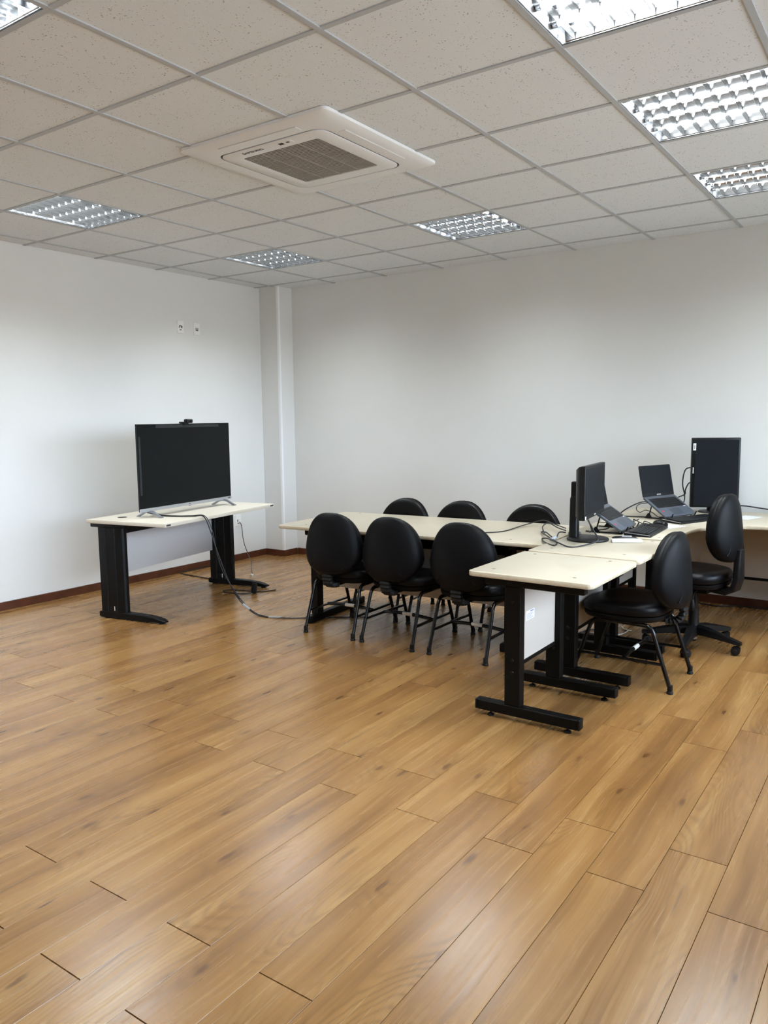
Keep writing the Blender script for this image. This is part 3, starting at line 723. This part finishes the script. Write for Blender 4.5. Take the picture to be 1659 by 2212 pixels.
CH = [((2.560, 4.204), 2.0, 'black padded chair on the near side of the long table, closest to the television'),
      ((3.030, 4.214), -0.5, 'black padded chair on the near side, in the middle of three backs'),
      ((3.540, 4.220), -1.0, 'black padded chair on the near side, partly behind the nearest small table'),
      ((2.500, 4.802), 182, 'black chair on the far side of the long table, leftmost of three rounded backs'),
      ((2.975, 4.832), 182, 'black chair on the far side of the long table, middle one of three rounded backs'),
      ((3.532, 4.868), 183, 'black chair on the far side of the long table, just left of the monitors'),
      ((4.484, 4.250), 89.0, 'black four-legged chair seen side-on, tucked under the middle small table')]
ch0 = None
for (x, y), a, lab in CH:
    if ch0 is None: ch0 = make_chair(); ch0.location = (x, y, 0); ch0.rotation_euler = (0, 0, R_(a)); ch0['label'] = lab
    else: dup(ch0, (x, y, 0), R_(a), lab)

sw = thing('swivel_chair', 'black swivel office chair on a five-star base with castors by the corner desk', 'chair', (4.632, 5.015, 0), R_(80))
seat(sw, 0.502, 0.225, 0.215, yo=0.02)
backrest(sw, 0.192, 0.205, 0.765, -0.205, R_(6), ridge=True)
bm = nb()
P = [(0, -0.10, 0.385, 0.05), (0, -0.20, 0.378, 0.052), (0, -0.245, 0.40, 0.052), (0, -0.262, 0.46, 0.05), (0, -0.262, 0.56, 0.042), (0, -0.262, 0.64, 0.035)]
rings = []
for i, (x, y, z, hw) in enumerate(P):
    d = (Vector(P[min(i+1, 5)][:3])-Vector(P[max(i-1, 0)][:3])).normalized(); nrm = Vector((1, 0, 0)).cross(d)
    rings.append([Vector((0, y, z))+Vector((1, 0, 0))*a+nrm*b for a, b in rrect(-hw, hw, -0.020, 0.020, 0.012, 3)])
loft(bm, rings); obj('back_bracket', bm, 'plastic', sw, smooth=50)
bm = nb(); lathe(bm, [(0.024, 0.045), (0.026, 0.052), (0.026, 0.08), (0.024, 0.08)], 20); sl = obj('column_sticker', bm, 'paper', sw)
bm = nb(); lathe(bm, [(0.02, 0.034), (0.024, 0.04), (0.024, 0.06), (0.045, 0.085), (0.045, 0.10), (0.034, 0.13), (0.031, 0.24), (0.028, 0.24), (0.027, 0.36), (0.02, 0.36)], 24); obj('gas_column', bm, 'plastic', sw, smooth=40)
bm = nb(); box(bm, -0.085, 0.085, -0.11, 0.11, 0.355, 0.400, 0.01, 2); obj('tilt_mechanism', bm, 'steel', sw)
bm = nb(); tube(bm, [(-0.08, -0.05, 0.375), (-0.15, -0.06, 0.372), (-0.175, -0.065, 0.35), (-0.18, -0.065, 0.31)], 0.006, 8, 4); lathe(bm, [(0.008, 0.335), (0.014, 0.31), (0.016, 0.285), (0.010, 0.27)], 12, (-0.18, -0.065, 0)); obj('lever', bm, 'plastic', sw)
for q in range(5):
    a = R_(-15+72*q-80); d = Vector((math.cos(a), math.sin(a), 0)); pn = Vector((-d.y, d.x, 0))
    bm = nb(); rings = []
    for r, z, hw, hh in ((0.03, 0.112, 0.034, 0.030), (0.10, 0.110, 0.030, 0.027), (0.2, 0.094, 0.024, 0.020), (0.28, 0.080, 0.020, 0.014), (0.305, 0.076, 0.014, 0.012)):
        c = d*r+Vector((0, 0, z)); rings.append([c+pn*hw-Vector((0, 0, hh)), c+pn*hw*0.8+Vector((0, 0, hh*0.6)), c+Vector((0, 0, hh)), c-pn*hw*0.8+Vector((0, 0, hh*0.6)), c-pn*hw-Vector((0, 0, hh))])
    loft(bm, rings); arm = obj('base_arm', bm, 'plastic', sw, smooth=45)
    c = d*0.288; ca = a+R_((20, -35, 60, 10, -50)[q]); e = Vector((math.cos(ca), math.sin(ca), 0)); ax = Vector((-e.y, e.x, 0)); wcn = c-e*0.014+Vector((0, 0, 0.027))
    bm = nb(); cyl(bm, c+Vector((0, 0, 0.045)), c+Vector((0, 0, 0.075)), 0.008, n=10)
    box(bm, -0.020, 0.014, -0.007, 0.007, 0.025, 0.056, 0.004, T=Matrix.Translation(c) @ Matrix.Rotation(ca, 4, 'Z'))
    obj('castor_fork', bm, 'plastic', arm)
    bm = nb()
    for s in (-1, 1):
        cyl(bm, wcn+ax*(s*0.008), wcn+ax*(s*0.022), 0.027, 0.025, 20); cyl(bm, wcn+ax*(s*0.022), wcn+ax*(s*0.025), 0.014, 0.010, 14)
    obj('castor_wheel', bm, 'rubber', arm)

# ------------------------------------------------------------------ monitors, laptops, keyboards
def key_grid(bm, x0, x1, y0, y1, z, nx, ny, gap, hgt):
    dx, dy = (x1-x0)/nx, (y1-y0)/ny
    for j in range(ny):
        i = 0
        while i < nx:
            wk = 1
            if j == 0 and 3 <= i < nx-5: wk = min(5, nx-5-i)
            box(bm, x0+dx*i+gap, x0+dx*(i+wk)-gap, y0+dy*j+gap, y0+dy*(j+1)-gap, z, z+hgt)
            i += wk
# local frame of screens and keyboards: x right as the user sees it, -y towards the user, z up
m1 = thing('desk_monitor', 'wide monitor on a thick column and round foot, seen nearly edge-on', 'monitor', (4.172, 4.362, ZT), R_(90+7))
bm = nb(); lathe(bm, [(0.118, 0.0), (0.121, 0.006), (0.118, 0.013), (0.105, 0.017), (0.03, 0.019)], 40, (0, -0.005, 0)); obj('foot_disc', bm, 'plastic', m1, smooth=40)
bm = nb(); loft(bm, [[(x, y+0.075, z) for x, y in rrect(-hw, hw, -hd, hd, 0.012, 4)] for hw, hd, z in ((0.036, 0.026, 0.012), (0.034, 0.024, 0.05), (0.033, 0.022, 0.24), (0.028, 0.018, 0.255))]); obj('column', bm, 'plastic', m1, smooth=40)
bm = nb(); box(bm, -0.026, 0.026, 0.064, 0.092, 0.25, 0.34, 0.006, 2); box(bm, -0.02, 0.02, -0.0, 0.07, 0.27, 0.31); obj('lift_post', bm, 'bezel', m1)
bm = nb(); W1, Z0, Z1 = 0.245, 0.142, 0.442
loft(bm, [[(sx*hw, y, zc+sz*hh) for sx, sz in ((-1, -1), (1, -1), (1, 1), (-1, 1))] for hw, hh, y, zc in ((0.12, 0.09, 0.030, 0.29), (0.19, 0.13, 0.022, 0.29), (W1-0.006, 0.147, -0.006, 0.292), (W1, 0.150, -0.016, 0.292), (W1, 0.150, -0.040, 0.292), (W1-0.003, 0.147, -0.043, 0.292))])
obj('screen_housing', bm, 'plastic', m1, smooth=30)
bm = nb(); box(bm, -W1+0.016, W1-0.016, -0.0437, -0.0428, Z0+0.026, Z1-0.015); obj('screen', bm, 'screen2', m1, smooth=None)
bm = nb(); box(bm, -W1+0.010, -W1+0.030, -0.0440, -0.0428, Z0+0.004, Z0+0.022); obj('sticker', bm, 'paper', m1, smooth=None)
bm = nb(); box(bm, -0.012, 0.012, -0.0440, -0.0428, Z0+0.010, Z0+0.015); obj('logo', bm, 'letter', m1, smooth=None)

m2 = thing('desk_monitor', 'tall monitor turned upright with a white label, at the back wall', 'monitor', (4.505, 6.03, ZC), R_(24))
bm = nb(); lathe(bm, [(0.098, 0.0), (0.10, 0.005), (0.095, 0.011), (0.03, 0.014)], 36); obj('foot_disc', bm, 'plastic', m2, smooth=40)
bm = nb(); box(bm, -0.036, 0.036, -0.002, 0.03, 0.010, 0.30, 0.008, 2); obj('column', bm, 'plastic', m2)
W2, H0, H1 = 0.166, 0.040, 0.545
bm = nb(); box(bm, -W2, W2, -0.050, -0.008, H0, H1, 0.006, 2); obj('screen_housing', bm, 'bezel', m2)
bm = nb(); box(bm, -0.10, 0.10, -0.01, 0.012, 0.15, 0.43, 0.008, 2); obj('rear_cover', bm, 'plastic', m2)
bm = nb(); box(bm, -W2+0.024, W2-0.014, -0.0509, -0.0497, H0+0.014, H1-0.016); obj('screen', bm, 'screen2', m2, smooth=None)
bm = nb(); box(bm, -W2+0.008, -W2+0.027, -0.0516, -0.0506, H1-0.090, H1-0.040); st = obj('sticker', bm, 'paper', m2, smooth=None)
bm = nb()
for zz, hw in ((0.054, 0.003), (0.066, 0.004), (0.077, 0.003)): box(bm, -W2+0.0175-hw, -W2+0.0175+hw, -0.0520, -0.0514, H1-zz-0.004, H1-zz+0.004)
obj('sticker_print', bm, 'ink', st, smooth=None)
bm = nb()
for q in range(7): box(bm, -W2+0.0095, -W2+0.0155, -0.0512, -0.0498, 0.288+q*0.0065, 0.2925+q*0.0065)
lg = obj('logo', bm, 'letter', m2, smooth=None); lg['kind'] = 'stuff'

def make_laptop(t, hz=0.120, dp=0.185, WL=0.345, brand=None, lean=12):
    """on an open folding stand: deck slopes up from the front edge (y=0) to the hinge (y=dp)"""
    ang = math.atan2(hz, dp); DL = math.hypot(hz, dp); zf = 0.014
    T = Matrix.Translation((0, 0, zf)) @ Matrix.Rotation(ang, 4, 'X')
    bm = nb(); slab(bm, rrect(-WL/2, WL/2, 0, DL, 0.010, 3), 0.004, 0.018, 0.003); bm.transform(T); dk = obj('deck', bm, 'lapgrey', t)
    bm = nb(); box(bm, -WL/2+0.022, WL/2-0.022, DL*0.42, DL*0.88, 0.0178, 0.0186); bm.transform(T); obj('key_bed', bm, 'key', dk, smooth=None)
    bm = nb(); key_grid(bm, -WL/2+0.026, WL/2-0.026, DL*0.43, DL*0.87, 0.0184, 15, 6, 0.0014, 0.0016); bm.transform(T); kb = obj('keys', bm, 'key', dk, smooth=None); kb['kind'] = 'stuff'
    bm = nb(); box(bm, -0.055, 0.055, 0.012, DL*0.36, 0.0178, 0.0184); bm.transform(T); obj('touchpad', bm, mat('touchpad', '4B5058', 0.3, 0.3), dk, smooth=None)
    bm = nb(); cyl(bm, (-WL/2+0.035, 0.055, 0.0179), (-WL/2+0.035, 0.055, 0.0185), 0.009, n=16); bm.transform(T); obj('round_sticker', bm, 'red', dk)
    bm = nb(); box(bm, WL/2-0.05, WL/2-0.025, 0.085, 0.091, 0.0179, 0.0185); bm.transform(T); obj('badge', bm, 'letter', dk, smooth=None)
    S = T @ Matrix.Translation((0, DL, 0.016)) @ Matrix.Rotation(R_(lean)-ang, 4, 'X') @ Matrix.Rotation(0, 4, 'X')
    S = Matrix.Translation(T @ Vector((0, DL-0.004, 0.014))) @ Matrix.Rotation(R_(-lean), 4, 'X')
    SH = 0.222
    bm = nb(); loft(bm, [[(x, y, z) for x, z in rrect(-WL/2, WL/2, 0.002, SH, 0.009, 3)] for y in (0.0, 0.006)]); bm.transform(S); lid = obj('lid', bm, 'bezel', t)
    bm = nb(); box(bm, -WL/2+0.008, WL/2-0.008, -0.0008, 0.0004, 0.026, SH-0.008); bm.transform(S); obj('screen', bm, 'screen2', lid, smooth=None)
    if brand:
        o = text_mesh(brand, 0.0135, 'letter', lid, (0, 0, 0), (0, 0, 0), depth=0.0003)
        o.data.transform(S @ Matrix.Translation((0, -0.0009, 0.014)) @ Matrix.Rotation(R_(90), 4, 'X'))
    return ang, DL, zf
def make_stand(t, ang, DL, zf, WL=0.26):
    T = Matrix.Translation((0, 0, zf)) @ Matrix.Rotation(ang, 4, 'X')
    for s in (-1, 1):
        bm = nb()
        a = T @ Vector((s*WL/2, -0.012, -0.001)); b = T @ Vector((s*WL/2, DL*0.93, -0.001))
        tube(bm, [a, b], 0.0045, 6, 1)
        tube(bm, [(s*WL/2, -0.005, 0.005), (s*WL/2, DL*1.0, 0.005)], 0.0045, 6, 1)
        tube(bm, [T @ Vector((s*WL/2, DL*0.72, -0.002)), (s*WL/2, DL*0.72, 0.006)], 0.0045, 6, 1)
        loft(bm, [[(s*WL/2-0.004, DL*0.72-0.03, 0.0), (s*WL/2-0.004, DL*0.72+0.03, 0.0), (s*WL/2-0.004, DL*0.72+0.004, 0.036), (s*WL/2-0.004, DL*0.72-0.004, 0.036)],
                  [(s*WL/2+0.004, DL*0.72-0.03, 0.0), (s*WL/2+0.004, DL*0.72+0.03, 0.0), (s*WL/2+0.004, DL*0.72+0.004, 0.036), (s*WL/2+0.004, DL*0.72-0.004, 0.036)]])
        tube(bm, [a, T @ Vector((s*WL/2, -0.016, 0.020)), T @ Vector((s*WL/2, -0.012, 0.048))], 0.004, 6, 3)
        obj('side_rail', bm, 'plastic', t)
    bm = nb(); tube(bm, [T @ Vector((-WL/2, DL*0.5, -0.002)), T @ Vector((WL/2, DL*0.5, -0.002))], 0.004, 6, 1); tube(bm, [(-WL/2, 0.03, 0.005), (WL/2, 0.03, 0.005)], 0.0045, 6, 1)
    obj('cross_bar', bm, 'plastic', t)
def laptop_pair(loc, rz, lab, slab_, brand):
    s = thing('laptop_stand', slab_, 'laptop stand', loc, rz, 'folding laptop stands')
    l = thing('laptop', lab, 'laptop', loc, rz, 'grey laptops raised on stands')
    a, d, z = make_laptop(l, brand=brand); make_stand(s, a, d, z)
laptop_pair((4.405, 5.52, ZC), math.atan2(0.335, 0.127), 'open grey laptop facing the room beside the tall monitor', 'black folding stand under the laptop beside the tall monitor', 'DATEN')
laptop_pair((4.286, 4.755, ZC), R_(92.5), 'open grey laptop mostly hidden behind the edge-on monitor', 'black folding stand under the laptop behind the edge-on monitor', None)

def make_keyboard(loc, rz, lab):
    t = thing('keyboard', lab, 'keyboard', loc, rz, 'black desktop keyboards')
    bm = nb(); Lk, Dk = 0.225, 0.078
    loft(bm, [[(x, -Dk, 0.0), (x, Dk, 0.0), (x, Dk, 0.022), (x, Dk-0.01, 0.024), (x, -Dk+0.012, 0.014), (x, -Dk, 0.010)] for x in (-Lk, Lk)])
    b = obj('body', bm, 'plastic', t, smooth=30)
    sl = math.atan2(0.010, 2*Dk-0.022); T = Matrix.Translation((0, -Dk+0.012, 0.0135)) @ Matrix.Rotation(sl, 4, 'X')
    bm = nb(); key_grid(bm, -Lk+0.010, 0.095, 0.008, 0.118, 0, 15, 6, 0.0013, 0.006); key_grid(bm, 0.105, 0.150, 0.008, 0.118, 0, 3, 6, 0.0013, 0.006); key_grid(bm, 0.155, Lk-0.008, 0.008, 0.098, 0, 4, 5, 0.0013, 0.006)
    bm.transform(T); kk = obj('keys', bm, 'key', t, smooth=None); kk['kind'] = 'stuff'
    for x, q in ((-Lk, -1), (Lk, 1)):
        bm = nb(); loft(bm, [[(x+q*e_, -Dk+0.004, 0.008), (x+q*e_, -Dk+0.004, 0.012), (x+q*e_, Dk-0.004, 0.023), (x+q*e_, Dk-0.004, 0.019)] for e_ in (0.0002, 0.0022)])
        obj('end_trim', bm, 'silver', t, smooth=None)
    return t
make_keyboard((4.388, 4.800, ZC), R_(90+3), 'black keyboard with silver end trim in front of the half-hidden laptop')
make_keyboard((4.500, 5.475, ZC), math.atan2(0.335, 0.14), 'black keyboard in front of the open laptop beside the tall monitor')

ms = thing('computer_mouse', 'black computer mouse lying beside the keyboard on a sheet of paper', 'mouse', (4.385, 5.110, ZC+0.0006), R_(60))
bm = nb()
loft(bm, [[(x*r*0.032, y*r*0.056, z) for x, y in sell(1, 1, 2.3, 28)] for r, z in ((0.93, 0.0), (1.0, 0.006), (0.98, 0.016), (0.86, 0.026), (0.62, 0.033), (0.3, 0.0365), (0.03, 0.037))])
obj('shell', bm, 'plastic', ms, smooth=60)
bm = nb(); cyl(bm, (-0.004, -0.030, 0.030), (0.004, -0.030, 0.030), 0.007, n=14); obj('scroll_wheel', bm, 'rubber', ms)
bm = nb(); box(bm, -0.10, 0.10, -0.065, 0.065, 0, 0.0006); tag(obj('paper_sheet', bm, 'printed', smooth=None, loc=(4.440, 5.105, ZC), rot=(0, 0, R_(68))), 'printed leaflet lying under the computer mouse', 'paper', 'printed leaflets on the corner desk')
bm = nb(); box(bm, -0.11, 0.11, -0.06, 0.06, 0, 0.0008); tag(obj('paper_sheet', bm, 'printed', smooth=None, loc=(4.775, 5.82, ZC), rot=(0, 0, R_(75))), 'printed leaflet on the corner desk right of the swivel chair back', 'paper', 'printed leaflets on the corner desk')
rm = thing('remote_control', 'white remote control lying beside the round monitor foot', 'remote control', (4.395, 4.390, ZT), R_(30))
bm = nb(); box(bm, -0.085, 0.085, -0.024, 0.024, 0.0, 0.019, 0.006, 2); obj('body', bm, 'white', rm)
bm = nb(); box(bm, -0.05, 0.02, -0.015, 0.015, 0.0185, 0.0197); obj('button_pad', bm, 'paper', rm, smooth=None)
pc = thing('cable_pouch', 'small black and clear wrapper lying behind the white remote control', 'wrapper', (4.352, 4.495, ZT), R_(20))
bm = nb(); loft(bm, [[(x*r*0.075, y*r*0.028, z) for x, y in sell(1, 1, 2.6, 20)] for r, z in ((0.9, 0.0), (1.0, 0.008), (0.8, 0.016), (0.2, 0.02))]); obj('pouch', bm, 'plastic', pc, smooth=40)
bm = nb(); box(bm, -0.02, 0.04, -0.014, 0.012, 0.015, 0.0215, 0.003); obj('clear_strip', bm, 'clear', pc)

# ------------------------------------------------------------------ cables
def P3(px, py, z): return tuple(onz(px, py, z))
tc = thing('television_cable', 'pair of black cables drooping from the television desk to the floor', 'cable', (0, 0, 0))
base_pts = [(1.00, 3.74, ZD+0.03), (1.10, 3.80, ZD+0.006), (1.25, 3.845, ZD+0.006), (1.36, 3.875, ZD+0.010), (1.435, 3.905, ZD+0.008), (1.475, 3.925, ZD-0.09), (1.52, 3.945, ZD-0.25), (1.57, 3.965, 0.33), (1.62, 3.99, 0.20), (1.69, 4.025, 0.085), (1.775, 4.068, 0.012), (1.90, 4.075, 0.006), (2.085, 4.165, 0.006), (2.30, 4.33, 0.006), (2.5, 4.46, 0.006)]
bm = nb(); tube(bm, base_pts, 0.0045, 7, 6); obj('cord', bm, 'cable', tc, smooth=60)
bm = nb(); tube(bm, [(x+0.012*math.sin(i*1.7), y+0.014*math.cos(i*1.3), z+(0.004 if z < 0.02 or z > ZD else 0.01*math.sin(i))) for i, (x, y, z) in enumerate(base_pts)][:11]+[(1.91, 4.086, 0.006), (2.085, 4.155, 0.006)], 0.0035, 7, 6); obj('cord', bm, 'cable', tc, smooth=60)
for q, (ia, ib, f) in enumerate(((8, 9, 0.1), (9, 10, -0.1))):
    a, b = Vector(base_pts[ia]), Vector(base_pts[ib]); c = a.lerp(b, 0.35+f); d = (b-a).normalized()
    bm = nb(); cyl(bm, c-d*0.035, c+d*0.03, 0.010, n=8); obj('connector', bm, 'clear' if q else 'plastic', tc)
bm = nb(); tube(bm, [(1.895, 4.074, 0.006), (1.94, 4.09, 0.008), (1.985, 4.112, 0.006)], 0.0062, 8, 3); obj('tape_wrap', bm, 'clear', tc)

pw = thing('hanging_cable', 'dark power cord hanging from the wall outlet to a black adapter', 'cable', (0, 0, 0))
bm = nb(); tube(bm, [(0.020, 5.655, 0.405), (0.055, 5.65, 0.36), (0.16, 5.56, 0.26), (0.30, 5.45, 0.19), (0.55, 5.27, 0.10), (0.80, 5.02, 0.085), (0.90, 4.93, 0.075), (0.905, 4.92, 0.066)], 0.004, 7, 6); obj('cord', bm, 'cablebrown', pw, smooth=60)
bm = nb(); box(bm, 0.0112, 0.034, 5.643, 5.667, 0.398, 0.422, 0.003); obj('plug', bm, 'white', pw)
bm = nb(); box(bm, -0.012, 0.012, -0.012, 0.012, 0, 0.02, 0.003); o = obj('plug', bm, 'white', pw, loc=(0.905, 4.918, 0.056))
ad = thing('power_adapter', 'black power adapter standing at the foot of the television desk', 'adapter', (1.235, 4.60, 0), R_(20))
bm = nb(); box(bm, -0.022, 0.022, -0.016, 0.016, 0.0, 0.085, 0.006, 2, T=Matrix.Rotation(R_(-12), 4, 'X')); bm.transform(Matrix.Translation((0, 0, 0.003))); obj('body', bm, 'plastic', ad)
bm = nb(); tube(bm, [(0, 0.0, 0.012), (-0.05, -0.03, 0.005), (-0.13, -0.05, 0.005), (-0.24, -0.02, 0.005), (-0.30, 0.03, 0.005), (-0.24, 0.075, 0.005), (-0.13, 0.075, 0.005), (-0.05, 0.06, 0.005), (0.03, 0.06, 0.005), (0.10, 0.11, 0.005), (0.13, 0.16, 0.005)], 0.0045, 7, 5); obj('cord', bm, 'cablebrown', ad, smooth=60)
cord('floor_cable', [(0.020, 5.4, 0.006), (0.018, 5.0, 0.006), (0.022, 4.87, 0.006), (0.10, 4.83, 0.006), (0.30, 4.815, 0.006), (0.53, 4.80, 0.006), (0.62, 4.74, 0.006)], 0.005, 'black cable on the floor from the left baseboard to the television desk foot')
# cables on the tables
zt = ZT+0.0045
zl = ZL+0.0042
cord('table_cable', [P3(1040, 1150, zl), P3(1060, 1150, zl), P3(1090, 1147, zl), P3(1120, 1138, zl+0.004), P3(1150, 1129, ZL+0.022), P3(1175, 1124, 0.748), P3(1200, 1133, 0.738), P3(1222, 1141, ZT+0.012)], 0.0036, 'thin black cable running across the long table towards the monitor')
cc = thing('coiled_cable', 'black cable coiled in a loose bundle left of the round monitor foot', 'cable', (0, 0, 0))
bm = nb(); tube(bm, [P3(1222, 1150, ZT+0.012), P3(1208, 1150, ZT+0.012), P3(1199, 1164, zt), P3(1180, 1150, zl+0.008), P3(1170, 1150, zl+0.006), P3(1190, 1163, zt+0.008), P3(1203, 1172, zt), P3(1196, 1178, zt), P3(1178, 1172, zl+0.012), P3(1171, 1164, zl+0.004), P3(1182, 1163, zt+0.007), P3(1205, 1172, zt+0.008), P3(1228, 1181, zt), P3(1252, 1180, zt), (4.285, 4.225, 0.745), (4.27, 4.205, 0.80), (4.23, 4.215, 0.86)], 0.0042, 7, 7); obj('cord', bm, 'cable', cc, smooth=60)
bm = nb(); tube(bm, [P3(1176, 1152, zl+0.008), P3(1172, 1138, zt+0.02), P3(1185, 1130, zt+0.02), P3(1205, 1140, zt+0.004), P3(1222, 1146, zt)], 0.004, 7, 7); obj('cord', bm, 'cable', cc, smooth=60)
bm = nb(); cyl(bm, P3(1190, 1166, ZT+0.012), P3(1200, 1161, ZT+0.012), 0.010, n=10); obj('tie', bm, 'clear', cc)
bm = nb(); box(bm, -0.035, 0.035, -0.018, 0.018, 0, 0.028, 0.006, 2); tag(obj('power_adapter', bm, 'cable', loc=(4.06, 4.46, ZT), rot=(0, 0, R_(40))), 'black adapter block behind the thick monitor column', 'adapter')
cord('monitor_cable', [(4.13, 4.42, 0.90), (4.15, 4.47, 0.80), (4.14, 4.53, ZC+0.02), (4.10, 4.60, ZC+0.006), (4.12, 4.68, ZC+0.006), (4.20, 4.66, 0.76), (4.20, 4.62, 0.82)], 0.0042, 'black cable looping down behind the edge-on monitor')
cord('mouse_cable', [(4.335, 5.09, ZC+0.012), (4.30, 5.06, ZC+0.03), (4.27, 5.11, ZC+0.008), (4.22, 5.08, ZC+0.035), (4.25, 5.02, ZC+0.006), (4.20, 5.04, ZC+0.03), (4.18, 5.10, ZC+0.006), (4.24, 5.13, ZC+0.03), (4.20, 5.0, ZC+0.02), (4.16, 5.03, ZC+0.05), (4.15, 5.0, ZC+0.006), (4.08, 5.05, ZC+0.005), (3.99, 5.06, ZC+0.005)], 0.003, 'tangled thin mouse cable beside the half-hidden laptop')
cord('laptop_cable', [(4.225, 5.42, 0.850), (4.17, 5.38, 0.845), (4.09, 5.34, 0.80), (4.04, 5.36, 0.755), (4.06, 5.44, ZC+0.006), (4.18, 5.47, ZC+0.006), (4.30, 5.45, ZC+0.006), (4.34, 5.62, ZC+0.006)], 0.0046, 'thick black cable looping out of the left side of the open laptop')
cord('usb_cable', [(4.215, 5.415, 0.842), (4.16, 5.39, 0.83), (4.145, 5.385, 0.80), (4.165, 5.40, 0.775), (4.20, 5.42, 0.79), (4.235, 5.46, 0.77), (4.26, 5.52, ZC+0.005), (4.30, 5.60, ZC+0.005)], 0.0028, 'thin black cable with a hanging plug left of the open laptop')
cord('screen_cable', [(4.375, 5.985, 1.06), (4.32, 5.97, 1.04), (4.305, 5.96, 0.94), (4.325, 5.95, 0.85), (4.32, 5.93, 0.79), (4.28, 5.90, ZC+0.006), (4.22, 5.92, ZC+0.006)], 0.0046, 'black video cable arching from the left side of the tall monitor')
cord('screen_cable', [(4.375, 5.985, 0.95), (4.345, 5.975, 0.94), (4.325, 5.965, 0.89), (4.325, 5.955, 0.86), (4.30, 5.88, 0.845), (4.325, 5.80, 0.855)], 0.0046, 'black power cable joining the tall monitor and the open laptop')
cord('wall_cable', [(4.56, 6.10, 0.80), (4.60, 6.17, 0.775), (4.70, 6.235, 0.765), (4.85, 6.245, 0.748), (5.1, 6.20, ZC+0.006), (5.4, 6.19, ZC+0.006)], 0.005, 'black cable along the back wall right of the tall monitor')
cord('floor_cable', [(4.05, 6.20, 0.006), (4.30, 6.22, 0.006), (4.50, 6.15, 0.006), (4.62, 6.20, 0.006), (4.70, 6.235, 0.006), (4.90, 6.245, 0.006), (5.3, 6.245, 0.006)], 0.006, 'black cable lying along the back wall baseboard behind the swivel chair')
cord('floor_cable', [P3(1225, 1392, 0.006), P3(1245, 1375, 0.006), P3(1265, 1362, 0.006), P3(1290, 1360, 0.006), P3(1320, 1366, 0.006)], 0.005, 'black cable on the floor under the middle small table')
cord('white_cord', [P3(1330, 1372, 0.004), P3(1345, 1369, 0.004), P3(1356, 1362, 0.006), P3(1346, 1358, 0.010), P3(1342, 1352, 0.006), P3(1350, 1360, 0.004), P3(1366, 1362, 0.004)], 0.003, 'thin white cord lying on the floor behind the side-on chair', 'whitecable')
cord('hanging_cable', [(4.52, 4.62, 0.66), (4.515, 4.60, 0.60), (4.50, 4.60, 0.54), (4.505, 4.61, 0.47), (4.49, 4.60, 0.41), (4.495, 4.61, 0.36)], 0.004, 'black cable hanging below the corner desk behind the side-on chair')
